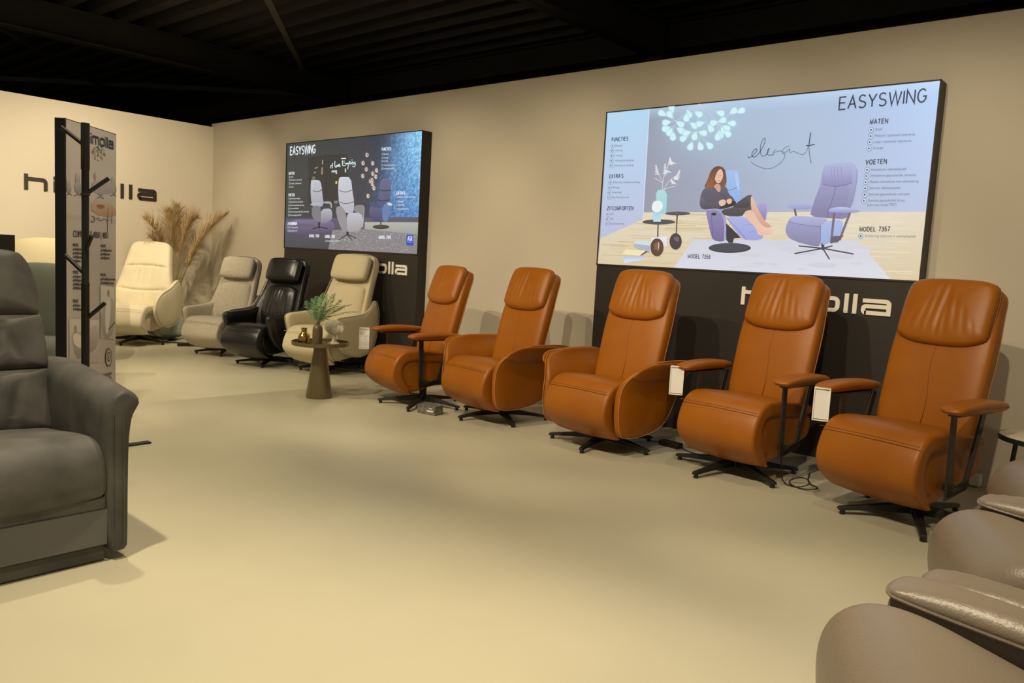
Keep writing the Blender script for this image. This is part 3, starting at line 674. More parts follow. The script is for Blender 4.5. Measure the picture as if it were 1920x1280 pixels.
# dark shelves with small things
a.poly([(255, 300), (450, 265), (650, 262), (655, 760), (490, 770), (255, 780)], (44, 46, 48))
for x0, x1 in ((430, 436), (560, 565)): a.poly([(x0, 270), (x1, 270), (x1, 760), (x0, 760)], (34, 36, 38))
for p_, c in (([(396, 320), (404, 320), (404, 362), (396, 362)], (180, 180, 170)), ([(388, 392), (403, 390), (400, 466), (386, 466)], (150, 140, 110)), ([(585, 300), (634, 298), (634, 308), (585, 310)], (226, 226, 226)), ([(490, 424), (543, 420), (545, 458), (530, 458), (528, 442), (488, 444)], (190, 190, 200)), ([(622, 400), (636, 410), (634, 446), (622, 440)], (200, 200, 200)), ([(528, 532), (545, 530), (545, 556), (528, 558)], (214, 214, 60)), ([(296, 484), (324, 482), (326, 515), (296, 515)], (110, 106, 90)), ([(515, 726), (550, 724), (550, 755), (515, 755)], (120, 120, 116)), ([(310, 445), (330, 430), (326, 456)], (170, 160, 120)), ([(320, 400), (350, 388), (352, 396), (322, 406)], (170, 170, 170))):
    a.poly(p_, c)
for x, y in ((843, 268), (803, 350), (900, 352), (836, 412), (938, 422), (800, 478), (900, 455), (930, 485), (878, 530), (898, 560), (912, 600), (853, 678), (892, 520)):
    a.ell(x, y, 18, 25, (150, 132, 126)); a.ell(x+3, y+2, 13, 19, (226, 204, 190)); a.ell(x+6, y, 5, 8, (80, 60, 60))
for x in (822, 842, 880, 905, 850): a.line([(x, 180), (x+6, 560)], 2, (84, 78, 90), 0)
# three chairs
def pchair(bk, seams, seat, arms, lite, dark, stripes):
    a.poly(bk, (lite, mix(lite, dark, .6)), 1)
    for s_ in stripes: a.line(s_, 4, mix(lite, dark, .45))
    for s_ in seams: a.line(s_, 7, tuple(q*.55 for q in dark))
    a.poly(seat, (mix(lite, dark, .3), dark), 1)
    for p_, c in arms: a.poly(p_, c, 1)
a.line([(365, 940), (365, 1000)], 18, (36, 32, 44), 0); a.line([(300, 1010), (365, 985), (450, 1005)], 10, (36, 32, 44), 0)
pchair([(283, 525), (300, 518), (370, 520), (388, 560), (400, 680), (415, 770), (360, 800), (300, 800), (280, 680)], [[(305, 625), (340, 640), (375, 630), (392, 615)]],
       [(382, 812), (480, 800), (500, 850), (495, 920), (400, 958), (375, 930)],
       [([(295, 780), (370, 775), (385, 820), (385, 950), (320, 920), (290, 870)], (120, 118, 128)), ([(270, 768), (300, 748), (385, 745), (390, 765), (300, 775)], (176, 176, 186)), ([(405, 742), (430, 732), (492, 735), (496, 800), (482, 798), (478, 755), (420, 755)], (160, 160, 170))],
       (196, 198, 210), (130, 128, 140), [[(320+k*16, 540), (322+k*16, 610), (330+k*12, 740)] for k in range(4)])
a.line([(650, 1040), (650, 1070)], 22, (36, 34, 40), 0)
for e_ in ((560, 1120), (735, 1100), (690, 1120)): a.line([(650, 1062), e_], 9, (40, 38, 44), 0)
pchair([(562, 495), (600, 488), (684, 492), (700, 640), (718, 740), (712, 850), (650, 860), (565, 780), (556, 620)], [[(570, 625), (620, 642), (665, 635), (702, 612)], [(572, 738), (630, 760), (690, 745), (718, 735)]],
       [(640, 870), (680, 848), (780, 845), (806, 880), (800, 1010), (700, 1042), (640, 1035)],
       [([(528, 800), (560, 780), (600, 785), (640, 860), (650, 1045), (600, 1030), (555, 930)], (146, 142, 146)), ([(722, 770), (800, 768), (820, 780), (806, 880), (770, 850), (715, 835)], (134, 130, 134)), ([(815, 780), (822, 790), (806, 1000), (798, 1000)], (170, 166, 168))],
       (204, 206, 218), (158, 154, 158), [[(590+k*22, 510), (592+k*22, 600), (600+k*18, 850-k*2)] for k in range(5)])
a.ell(985, 988, 84, 22, (52, 50, 56)); a.line([(983, 930), (984, 985)], 14, (70, 70, 78), 0)
pchair([(985, 508), (1082, 500), (1084, 620), (1076, 720), (1050, 770), (960, 760), (955, 700), (975, 600)], [[(975, 618), (1020, 632), (1083, 620)], [(950, 715), (1000, 730), (1070, 718)]],
       [(866, 800), (900, 780), (990, 800), (1000, 930), (930, 935), (870, 890)],
       [([(866, 735), (900, 735), (985, 770), (985, 800), (880, 790)], (70, 76, 110)), ([(1010, 765), (1050, 748), (1105, 768), (1075, 800), (1060, 930), (1008, 938), (995, 850)], (96, 122, 170)), ([(1040, 745), (1080, 745), (1108, 770), (1060, 778)], (190, 214, 236))],
       (106, 106, 140), (58, 66, 104), [[(1000+k*16, 520), (1002+k*15, 690)] for k in range(5)])
WH = (236, 244, 248)
a.caps('EASYSWING', (78, 269), (328, 249), .088, WH, .15, .22)
a.sc = 1/27.43; a.ox = 610; a.oy = 290
for ln in ([(285, 690), (295, 600), (300, 540)], [(285, 560), (380, 560)], [(375, 420), (370, 560), (370, 690)], [(508, 330), (495, 480), (500, 600), (550, 660), (600, 620)], [(620, 540), (570, 560), (565, 610), (620, 630), (650, 570), (600, 530)], [(650, 530), (680, 620), (710, 480)], [(720, 560), (770, 520), (720, 490), (700, 560), (730, 620), (800, 590)],
           [(885, 300), (890, 430), (885, 570), (1050, 562)], [(885, 345), (1010, 320)], [(890, 430), (1020, 420)], [(1040, 440), (1080, 520), (1120, 400), (1140, 500), (1190, 400), (1200, 540), (1160, 740)], [(1200, 420), (1250, 480), (1310, 330), (1260, 350), (1260, 470), (1340, 480), (1350, 380), (1400, 500)], [(1385, 250), (1385, 290)], [(1400, 420), (1430, 340), (1470, 500)], [(1550, 370), (1500, 400), (1520, 470), (1560, 400), (1550, 560), (1500, 640), (1410, 590)]):
    a.line(ln, 30, (222, 246, 246))
a.sc = 1/5.332; a.ox = 530; a.oy = 240
for t, p0, p1 in (('MATEN', (64, 467), (118, 464)), ('VOETEN', (60, 680), (121, 680)), ('2 UITVOERINGEN', (54, 968), (144, 966)), ('FUNCTIES', (994, 226), (1086, 222)), ("EXTRA'S", (1142, 665), (1226, 662)), ('MODEL 7358', (268, 1090), (365, 1090)), ('MODEL 7351', (427, 1096), (522, 1097)), ('MODEL 7359', (966, 1106), (1080, 1104))):
    a.caps(t, p0, p1, .028, WH, .2, .3)
for y, t, x, x1 in [(490, 'Small', 72, 105), (520, 'Medium | optioneel', 72, 195), (554, 'Large | optioneel', 72, 187), (589, 'X-Large', 72, 110), (706, 'Schotelvoet edelstaal', 68, 178), (739, 'Schotelvoet antraciet', 68, 207), (773, 'Houten schotelvoet met ring', 67, 213), (805, 'Stervoet edelstaal', 66, 163), (838, 'Stervoet gepoederlakt antraciet', 65, 265), (872, 'Stervoet gepoederlakt', 64, 190), (995, 'TV fauteuil', 60, 152), (1028, 'Relaxfauteuil', 60, 148), (1129, 'Armleuning in edelstaal', 434, 575), (262, 'Manueel', 1000, 1062), (298, '1-motorig', 1000, 1058), (332, '2-motorig', 999, 1055), (372, '1-motorig met opstahulp', 998, 1126), (408, '2-motorig met opstahulp', 997, 1124), (692, 'Elektrische hoofdsteunverstelling', 1148, 1332), (734, 'Massage', 1148, 1208), (772, 'Verwarming', 1147, 1220), (810, 'Met uitneembare accu', 1146, 1268)]:
    a.ell(x, y, 6, 10, WH); a.ell(x, y, 4.6, 8, (60, 66, 78)); a.text(t, (x+10, y+6), (x1, y+4), .018, WH)
a.poly([(1243, 1066), (1309, 1068), (1308, 1174), (1240, 1172)], (28, 70, 190))
a.text('AGR', (1252, 1126), (1300, 1128), .05, (236, 240, 250), .001); a.line([(1252, 1134), (1276, 1142), (1300, 1136)], 3, (220, 230, 250))
a.build('printed_picture', M_print, d2, (.008, .006, W-.008, 1.198))
sign_logo(d2, .26, .995, lambda p, q, t: (p-7.012-d2.location.x, 5.2795-t-d2.location.y, .992+q), .012, M_white, .102)

# ---------------------------------------------------------------- dark letters on the left wall
ws = thing('wall_lettering', 'large dark shop name letters mounted on the left wall', 'sign', (LX, 3.144, 1.70))
sign_logo(ws, .48, 1.493, lambda p, q, t: (.002+t, p, q), .02, M_dkletter, .141)

# ---------------------------------------------------------------- freestanding poster stand
fh = Vector((-math.sin(yaw), math.cos(yaw), 0)); rh = Vector((math.cos(yaw), math.sin(yaw), 0))
def dist_pt(x, y, D):
    d = ray(x, y); return Vector((0, 0, CAM_H))+d*(D/math.hypot(d.x, d.y))
A = dist_pt(123, 221, 5.7); SH = A.z; A.z = 0
L = .62
ps = thing('poster_stand', 'tall freestanding poster board with thick black edge behind the coat rack', 'display', tuple(A), yaw+PI/2)
# local x runs along the board away from the viewer, local -y faces the printed side
MB().box((L/2, .035, SH/2+.01), (L+.004, .066, SH-.02)).build('board', M_black, ps, bevel=.002)
MB().box((L/2, .035, .01), (L*.9, .36, .02)).build('foot_plate', M_black, ps, bevel=.003)
a = Art(A+Vector((0, 0, 0)), fh, (0, 0, 1), rh, 1/4.924, 90, 200, .00003)
def bg3(u, v):
    if v > .985: pass
    c = mix((196, 190, 186), (176, 170, 166), u)
    if v > .56: c = mix((206, 196, 184), (200, 196, 188), u) if v > .74 else mix((186, 178, 172), (204, 196, 186), (v-.56)/.18)
    if .68 < v < .70: c = mix(c, (168, 160, 156), .4)
    return c
a.grid(.004, .03, L-.002, SH-.006, 20, 60, bg3)
GR = (70, 66, 70)
a.poly([(176, 112), (210, 122), (212, 800), (176, 800)], ((214, 202, 190), (190, 182, 176)))
for k in range(90):
    t = rnd.random()*6.28; r_ = rnd.random()**.6; x = 462+66*r_*math.cos(t); y = 425+70*r_*math.sin(t)
    a.poly([(x-9, y), (x, y-10), (x+8, y+3), (x+1, y+11)], rnd.choice([(120, 134, 100), (196, 190, 160), (150, 152, 122), (214, 206, 186), (98, 112, 84)]))
for x, y, s_ in ((270, 720, 1), (600, 740, .8), (480, 760, .8), (185, 740, .7)):
    a.poly([(x-22*s_, y-110*s_), (x+18*s_, y-112*s_), (x+26*s_, y-10*s_), (x-20*s_, y-10*s_)], ((196, 192, 188), (160, 156, 154)), 1)
    a.poly([(x-34*s_, y-20*s_), (x+40*s_, y-14*s_), (x+36*s_, y+80*s_), (x-20*s_, y+80*s_)], ((180, 176, 172), (142, 138, 136)), 1)
    a.line([(x-36*s_, y+105*s_), (x+4, y+88*s_), (x+40*s_, y+108*s_)], 6, (66, 62, 62), 0)
a.poly([(400, 690), (520, 680), (620, 720), (610, 810), (400, 800)], ((184, 178, 176), (166, 160, 158)), 1)
a.poly([(418, 640), (430, 600), (442, 650), (432, 690)], (188, 150, 148))
a.poly([(400, 860), (520, 880), (625, 930), (625, 1030), (400, 990)], ((206, 182, 156), (180, 140, 104)), 1); a.poly([(430, 905), (500, 900), (530, 930), (470, 950)], (148, 104, 74), 2)
a.line([(392, 1050), (410, 1075), (428, 1050), (420, 1010), (398, 1012)], 5, GR); a.line([(440, 1040), (470, 1020), (462, 1050), (500, 1050), (520, 1030), (545, 1055)], 4, GR); a.line([(548, 930), (546, 1160)], 4, GR, 0); a.line([(590, 960), (582, 1080)], 3, GR, 0); a.line([(545, 1040), (580, 1045)], 3, GR, 0)
a.text('CUMULUS E 4050 | 4051', (228, 1202), (552, 1216), .044, GR, .001)
a.sc = 1/3.048; a.oy = 440
for x, xs, y0, rows in ((140, 182, 60, 4), (140, 182, 215, 4), (140, 182, 380, 2), (298, 345, 65, 3), (298, 368, 230, 2)):
    a.text('FUNCTIES', (x, y0+6), (x+30, y0+7), .02, GR, .001)
    for k in range(rows): a.ell(x+4, y0+25+k*22, 3, 7, GR); a.text('Verstelling met motor', (x+10, y0+29+k*22), (xs+rnd.uniform(0, 20), y0+31+k*22), .02, GR, .0012)
def mini(x, y, w_, h): a.poly([(x, y), (x+w_, y+h*.03), (x+w_, y+h*1.02), (x, y+h)], ((214, 210, 204), (176, 170, 166)))
mini(118, 480, 170, 245); mini(296, 290, 80, 300)
a.poly([(122, 545), (200, 560), (290, 500), (288, 640), (200, 700), (152, 715)], ((196, 190, 184), (140, 134, 130)), 1)
a.poly([(143, 530), (152, 512), (162, 530), (160, 560), (146, 560)], (176, 140, 104), 1); a.poly([(135, 570), (170, 560), (240, 630), (225, 650), (150, 640)], (226, 220, 212), 1)
a.poly([(300, 420), (375, 330), (376, 560), (330, 600), (300, 560)], ((186, 182, 178), (148, 142, 140)), 1); a.poly([(334, 320), (342, 310), (350, 325), (346, 360), (334, 350)], (176, 140, 104), 1)
a.poly([(330, 370), (356, 360), (350, 500), (330, 590), (322, 470)], (216, 212, 206), 1); a.line([(345, 540), (378, 500)], 6, (56, 54, 54), 0)
a.ell(343, 700, 19, 52, GR, 32); a.ell(343, 700, 15, 44, (184, 178, 174), 32); a.ell(343, 696, 11, 30, GR, 24); a.ell(343, 696, 7, 20, (184, 178, 174)); a.ell(343, 698, 3, 12, GR); a.line([(328, 752), (358, 746)], 3, GR, 0)
for k in range(3): a.text('RELAXFAUTEUIL SERIE', (272+k*12, 824+k*18), (360, 800+k*24), .022, GR, .001)
a.sc = 1/4.924; a.oy = 200
LL, tot = logo_letters(.26)
u0, v0 = a.uv(330, 335); u1, v1 = a.uv(598, 397)
for nm, polys in LL:
    for p in polys: a.poly_uv([(u0+q*(u1-u0)/tot, v1+r_*(.058)) for q, r_ in p], tuple(lin(c) for c in (48, 44, 50)))
a.build('printed_poster', M_printp, ps, (.004, .03, L-.002, SH-.006))
ORANGE = [
 ('c1', -4.81, 4.43, -12, .92, 'cognac leather recliner with slim arm pads, leftmost of the row, nearest the cone table', 'a'),
 ('c2', -3.955, 4.49, -7, .94, 'cognac leather recliner with full upholstered arms before the bare wall between the displays', 'b'),
 ('c3', -2.91, 4.44, -4, .965, 'cognac leather recliner with full upholstered arms at the left end of the bright display', 'b'),
 ('c4', -1.99, 4.60, -7, .985, 'cognac leather recliner with slim arm pads hiding the middle of the white lettering', 'a'),
 ('c5', -1.07, 4.47, -14, 1.0, 'cognac leather recliner with slim arm pads, rightmost and largest in view, past the bright display', 'a')]
TAUPE_RZ = -89
TAUPE = [(-.066, 1.32, 'nearest taupe leather recliner at the bottom right corner'), (-.075, 2.17, 'middle taupe leather recliner of the row at the right edge'), (-.085, 3.02, 'farthest taupe leather recliner, beside the pale round side table')]
LEGROT = [-61, -33, -79, -102, -71]
BASEDX = [.125, 0, -.05, -.07, .075]
CARDS = [(-5.19, 4.11, .575, 47, 'white price card hanging from the leftmost cognac recliner'), (-2.385, 4.31, .605, 27, 'white price card hanging between the closed-arm and open-arm cognac recliners'), (-1.465, 4.215, .615, 15, 'white price card hanging from the rightmost cognac recliner')]
CRACK = (-4.637, 1.733)
HOOKS = [(1.69, -.12, 0, .16, .085), (1.43, .105, .03, .15, .09), (1.12, .05, -.03, .11, .085), (.995, -.10, 0, .15, .09), (.885, -.035, .05, .10, .075), (.745, .10, 0, .145, .09)]
PLUMES = [((0, 0, 0), (.05, -.02, 1.25), (.32, -.50, 1.42), .55, 420, .26, 1), ((0, 0, 0), (.06, .0, 1.2), (.08, .02, 1.62), .5, 520, .30, 2), ((0, 0, 0), (.20, .02, 1.15), (.44, .50, 1.56), .42, 650, .30, 3), ((0, 0, 0), (.05, -.05, 1.1), (.25, -.42, 1.22), .6, 260, .22, 4), ((0, 0, 0), (.1, .0, 1.4), (.12, .26, 1.50), .42, 560, .30, 5), ((0, 0, 0), (.1, -.05, 1.3), (.1, -.12, 1.55), .5, 360, .26, 6)]
LOUNGE = ((-8.6, 2.78, 0), 1.10, (-7.0, 2.28, 0), .91)

# ---------------------------------------------------------------- chair parts
def star_base(t, m=M_black, r=.35, rot=20, top=.24, hub=.032, off=(0, 0)):
    b = MB(); b.lathe([(hub*1.5, .035), (hub*1.45, .075), (hub, .10), (hub, top)], n=24)
    b.build('pedestal', m, t, loc=(off[0], off[1], 0))
    lm = MB(); V = []; F = []
    st = [(0, .028, .035, .085), (.1, .026, .036, .080), (r*.6, .021, .034, .060), (r-.01, .017, .022, .040), (r, .013, .024, .036)]
    for x, w_, z0, z1 in st:
        for y, z in ((-w_, z0), (-w_*.75, z1), (w_*.75, z1), (w_, z0)): V.append(Vector((x, y, z)))
    for i in range(len(st)-1):
        for j in range(4): F.append((i*4+j, i*4+(j+1) % 4, i*4+4+(j+1) % 4, i*4+4+j))
    F += [(3, 2, 1, 0), tuple(len(V)-4+j for j in range(4))]
    lm.add(V, F)
    lm.lathe([(.014, 0), (.015, .004), (.012, .026)], c=(r-.025, 0, 0), n=12)
    for k in range(5):
        o = lm.build('leg', m, t, angle=30, bevel=.002, loc=(off[0], off[1], 0)); o.rotation_euler = (0, 0, R(rot+72*k))
def mechanism(t, z0=.16, z1=.26, m=M_black, w_=.16):
    MB().box((0, .0, (z0+z1)/2), (w_*2, .40, z1-z0)).box((0, -.1, z0+.02), (.08, .3, .03)).build('mechanism', m, t, bevel=.01)

def seat_gamma(front=-.43, top=.49, low=.10, back=.22, th=.085):
    f = front
    return [(back, top-.05), (.0, top-.03), (-.22, top), (f+.09, top-.005), (f+.015, top-.07), (f-.03, top-.19), (f-.01, .22), (f+.08, low+.045), (f+.17, low),
            (f+.19, low+.02), (f+.12, .20), (f+.075, .30), (f+.10, top-.10), (f+.2, top-.085), (0, top-.11), (back, top-.12)]
SPINE = [(.10, .38), (.125, .52), (.165, .68), (.215, .86), (.27, 1.02), (.325, 1.16), (.355, 1.26)]
def back_unit(t, mat, seam, pipe, w_=.262, wt=.245, T=.065, hw=.236, s_top=.845, crs=None):
    f, L = path_map(SPINE)
    ol = [(-w_*.85, .0), (-w_, .02), (-w_*1.0, .25), (-w_*1.02, .5), (-wt, .72), (-wt*.99, s_top-.06), (-wt*.90, s_top-.015), (-wt*.6, s_top), (wt*.6, s_top), (wt*.90, s_top-.015), (wt*.99, s_top-.06), (wt, .72), (w_*1.02, .5), (w_, .25), (w_, .02), (w_*.85, .0)]
    b = pillow(ol, T, 4.2, 30, 2, 1.0, f).build('backrest', mat, t)
    # piping round the rear edge, seam down the middle
    MB().tube(outline_pts(ol, -.028, f, 2, 90, .992), .0035, 6, True).build('piping', pipe, b)
    MB().tube([f(.012*math.sin(i*.7), .06+i*.05, T*1.0-.0005) for i in range(10)], .0017, 6).build('seam', seam, b)
    s0 = .535; ho = [(-hw*.5, s0-.045), (-hw*.85, s0-.018), (-hw*.985, s0+.004), (-hw*1.0, s0+.03), (-hw, s0+.12), (-hw, s_top-.10), (-hw*.97, s_top-.035), (-hw*.87, s_top), (-hw*.55, s_top+.018)]
    ho = ho+[(-a, s) for a, s in ho[::-1]]
    g = lambda a, s, tt: f(a, s, tt+T-.014)
    h = pillow(ho, .072, 3.4, 76, 2, .25, g, creases(crs) if crs else None).build('headrest', mat, t)
    MB().tube([g(a, s, -.004) for a, s in resample(chaikin(ho, 2), 80)], .0035, 6, True).build('seam', seam, h)
    return f
ORCR = [(-0.06, 0.013, 0.0056, 0.1, 0.53, 0.86), (-0.012, 0.012, 0.0068, 0.05, 0.49, 0.82), (0.035, 0.013, 0.0062, -0.08, 0.5, 0.86), (0.085, 0.014, 0.0043, -0.16, 0.55, 0.7799999999999999), (-0.115, 0.015, 0.0037, 0.18, 0.5, 0.78), (0.14, 0.014, 0.0031, -0.2, 0.5, 0.72), (-0.17, 0.014, 0.0025, 0.25, 0.53, 0.68), (0.19, 0.014, 0.0025, -0.25, 0.5, 0.64)]
def seat_unit(t, mat, seam, w_=.265, front=-.43, top=.49, low=.10, puff=.012):
    P = seat_gamma(front, top, low)
    s = extrude_profile(P, w_, .022, puff, 110, 2).build('seat', mat, t)
    zz = top-.052
    MB().tube([(x*w_*.985, front+.004-.002-puff*.8*(1-x*x), zz+puff*.5*(1-x*x)) for x in [i/12 for i in range(-12, 13)]], .0022, 6).build('seam', seam, s)
    return s
def chair_open(name):
    """recliner with slim arm pads on flat metal bars"""
    t = thing(name, 'x', 'recliner chair')
    star_base(t, r=.39, rot=0, off=(.04, -.12)); mechanism(t)
    seat_unit(t, M_orange, M_orange_seam)
    side = [(-.345, .39), (-.30, .425), (-.1, .405), (.20, .39), (.25, .33), (.22, .22), (.0, .20), (-.10, .15), (-.26, .12), (-.33, .17), (-.365, .28)]
    extrude_profile(side, .245, .02, .004, 70, 2).build('seat_base', M_orange, t)
    back_unit(t, M_orange, M_orange_seam, M_orange_pipe, crs=ORCR)
    for s in (-1, 1):
        xa = .335*s
        ol = [(-.045, -.345), (.045, -.345), (.060, -.28), (.060, -.12), (.052, .05), (.040, .20), (-.040, .20), (-.052, .05), (-.060, -.12), (-.060, -.28)]
        pad = pillow(ol, .030, 2.6, 18, 2, 1.15, lambda a, b, c: (xa+a, b, .615+c+.012*math.cos((b+.1)*6))).build('arm_pad', M_orange, t)
        MB().tube([(xa+a, b, .612+.012*math.cos((b+.1)*6)) for a, b in resample(chaikin(ol, 2), 60)], .0022, 6, True).build('seam', M_orange_seam, pad)
        xf = .292*s
        m = strip([(-.20, .59), (-.185, .185), (-.02, .215), (.10, .59)], .042, .012, xf)
        m.prism([(-.203, .17), (-.203, .26), (-.15, .205), (.0, .245), (.02, .215), (-.02, .19)], .012, lambda a, b, c: (xf-.006+c, a, b))
        m.box((xf-.03*s*.5-.012*s, -.12, .21), (.06, .05, .03)); m.box((.315*s, -.08, .585), (.05, .36, .008))
        m.build('arm_frame', M_gunmetal, t, angle=30, bevel=.0015)
    MB().box((.2475, -.27, .185), (.004, .03, .005)).build('badge', M_orange_seam, t)
    return t
def chair_closed(name):
    """recliner with full upholstered arms flaring out at the top"""
    t = thing(name, 'x', 'recliner chair')
    star_base(t, r=.395, rot=0, off=(.01, -.03)); mechanism(t)
    seat_unit(t, M_orange, M_orange_seam, .262)
    side = [(-.345, .39), (-.30, .425), (.20, .39), (.25, .33), (.22, .22), (.0, .17), (-.26, .14), (-.33, .17), (-.365, .28)]
    extrude_profile(side, .240, .02, .004, 70, 2).build('seat_base', M_orange, t)
    back_unit(t, M_orange, M_orange_seam, M_orange_pipe, crs=ORCR)
    for s in (-1, 1):
        ol = [(-.30, .13), (-.365, .17), (-.39, .29), (-.385, .42), (-.355, .53), (-.28, .61), (-.13, .648), (.05, .650), (.24, .645), (.34, .62), (.32, .50), (.23, .30), (.12, .17), (-.08, .13)]
        def sm(x): x = max(0, min(1, x)); return x*x*(3-2*x)
        def f(a, b, c):
            k = sm((b-.40)/.24); out = .095*k**1.4*(1-.25*sm((-.25-a)/.15)); th = c*(1-.25*k)
            return (s*(.305+out)+th, a, b-.01*k*k)
        m = pillow(ol, .042, 3.2, 34, 2, 1.0, f)
        arm = m.build('armrest', M_orange, t)
        MB().tube([f(a, b, .0425*s*.55) for a, b in resample(chaikin([(p[0]*.995, .003+p[1]*.993) for p in ol], 2), 90)], .0026, 6, True).build('piping', M_orange_pipe, arm)
        # overhanging flap on the outside
        fl_ = [(-.345, .545), (-.26, .520), (-.14, .515), (.05, .515), (.22, .52), (.29, .55), (.27, .60), (.2, .622), (.0, .63), (-.2, .632), (-.31, .60)]
        MB_ = pillow(fl_, .012, 5, 24, 2, 1, lambda a, b, c: (f(a, b, .0)[0]+s*.036+c, a, b))
        MB_.build('arm_flap', M_orange, arm)
    MB().box((.352, -.27, .20), (.004, .03, .005)).build('badge', M_orange_seam, t)
    return t

GO = 'cognac leather recliners in a row along the wall'
pa = chair_open('recliner_chair'); pb = chair_closed('recliner_chair')
for i, (nm, x, y, rz, k, lab, proto) in enumerate(ORANGE):
    o = place(pa if proto == 'a' else pb, 'recliner_chair', lab, (x, y, 0), rz, k, nm in ('c1', 'c2'), GO)
    j = 0
    for ch in o.children:
        if ch.name.startswith('leg'): ch.rotation_euler = (0, 0, R(LEGROT[i]-rz+72*j)); j += 1
        if ch.name.startswith(('leg', 'pedestal')): ch.location = Vector(((.04, -.12, 0) if proto == 'a' else (.01, -.03, 0)))+Matrix.Rotation(-R(rz), 3, 'Z') @ Vector((BASEDX[i]/k, 0, 0))

# cards hanging in clear holders from the left arm tips
def card(x, y, z, rz, lab):
    t = thing('price_card', lab, 'card', (x, y, z), R(rz), 'price cards hanging on armrests')
    MB().box((0, 0, -.083), (.072, .004, .16)).build('card_sheet', M_card, t)
    MB().box((-.039, -.003, -.085), (.005, .010, .175)).box((.039, -.003, -.085), (.005, .010, .175)).box((0, -.003, -.17), (.083, .010, .005)).box((0, .004, .002), (.08, .03, .006)).build('holder', M_white, t)

for x, y, z, rz, lab in CARDS: card(x, y, z, rz, lab)

# ---------------------------------------------------------------- recliners with a wrapped shell and low arms
def chair_shell(name, mat, seam, m_metal=M_black, crs=None, wood=False):
    t = thing(name, 'x', 'recliner chair')
    star_base(t, m_metal, .36, -90+30); mechanism(t)
    seat_unit(t, mat, seam, .262, -.46, .46, .10, .016)
    side = [(-.36, .36), (-.30, .39), (.20, .36), (.25, .30), (.18, .18), (-.05, .15), (-.28, .13), (-.34, .2)]
    extrude_profile(side, .235, .02, .004, 60, 2).build('seat_base', mat, t)
    f, L = path_map(SPINE)
    ws_ = .30
    ol = [(-.30, .0), (-.325, .12), (-.30, .30), (-.268, .55), (-.255, .74), (-.2, .84), (-.1, .855), (.1, .855), (.2, .84), (.255, .74), (.268, .55), (.30, .30), (.325, .12), (.30, .0)]
    sh = pillow(ol, .05, 5, 30, 2, 1.0, lambda a, s, c: f(a, s, c-.045+.10*abs(a/.3)**3*(1-s/.9))).build('back_shell', mat, t)
    MB().tube([f(a*.985, s*.99+.004, .0+.10*abs(a/.3)**3*(1-s/.9)) for a, s in resample(chaikin(ol, 2), 90)], .0035, 6, True).build('piping', seam, sh)
    bo = [(-.20, .03), (-.235, .12), (-.235, .40), (-.20, .51), (.20, .51), (.235, .40), (.235, .12), (.20, .03)]
    pillow(bo, .085, 3.2, 64, 2, .3, f, creases(crs or [])).build('back_cushion', mat, t)
    ho = [(-.21, .54), (-.232, .58), (-.232, .76), (-.20, .815), (.20, .815), (.232, .76), (.232, .58), (.21, .54)]
    hd = pillow(ho, .065, 3.2, 26, 2, 1, lambda a, s, c: f(a, s, c+.075)).build('headrest', mat, t)
    MB().tube([f(a, s, .075) for a, s in resample(chaikin(ho, 2), 70)], .003, 6, True).build('piping', seam, hd)
    for s in (-1, 1):
        ol2 = [(-.36, .44), (-.385, .53), (-.37, .575), (-.15, .585), (.04, .60), (.14, .645), (.20, .71), (.25, .74), (.275, .66), (.27, .45), (.20, .22), (.0, .16), (-.2, .20), (-.32, .32)]
        g = lambda a, b, c: (s*(.306-.03*max(0, (b-.6)/.2))+c, a, b)
        ar = pillow(ol2, .045, 4, 34, 2, 1, g).build('armrest', mat, t)
        MB().tube([g(a*.99, .003+b*.993, .030*s) for a, b in resample(chaikin(ol2, 2), 80)], .003, 6, True).build('piping', seam, ar)
    return t
M_seamsand = material('sand_piping', rgb(176, 164, 132), .9); M_seamb = material('black_piping', rgb(44, 44, 44), .5); M_seamt = material('tweed_piping', rgb(132, 120, 100), .9)
BCR = [(-.06, .012, .008, .08, .05, .48), (0, .010, .009, .06, .05, .5), (.06, .014, .008, .02, .05, .48), (.12, .012, .006, .0, .1, .4)]
GS = 'wrapped shell recliners left of the cognac row'
sd = chair_shell('recliner_chair', M_sand, M_seamsand, crs=[(-.01, .010, .006, .08, .1, .5), (.05, .01, .005, .08, .1, .5)])
place(sd, 'recliner_chair', 'sand beige fabric recliner behind the cone side table with the fern', (-6.52, 4.80, 0), 12, .985, True, GS)
bk = chair_shell('recliner_chair', M_blackl, M_seamb, crs=BCR+[(-.12, .012, .006, .1, .1, .45)])
place(bk, 'recliner_chair', 'black leather recliner between the tweed and the sand beige recliners', (-7.20, 4.48, 0), 15, .92, True, GS)
tw = chair_shell('recliner_chair', M_tweed, M_seamt, M_gunmetal, crs=[(-.01, .010, .006, .08, .1, .5), (.05, .01, .005, .08, .1, .5)])
place(tw, 'recliner_chair', 'speckled greige tweed recliner beside the pampas grass', (-8.12, 4.50, 0), 22, .90, True, GS)

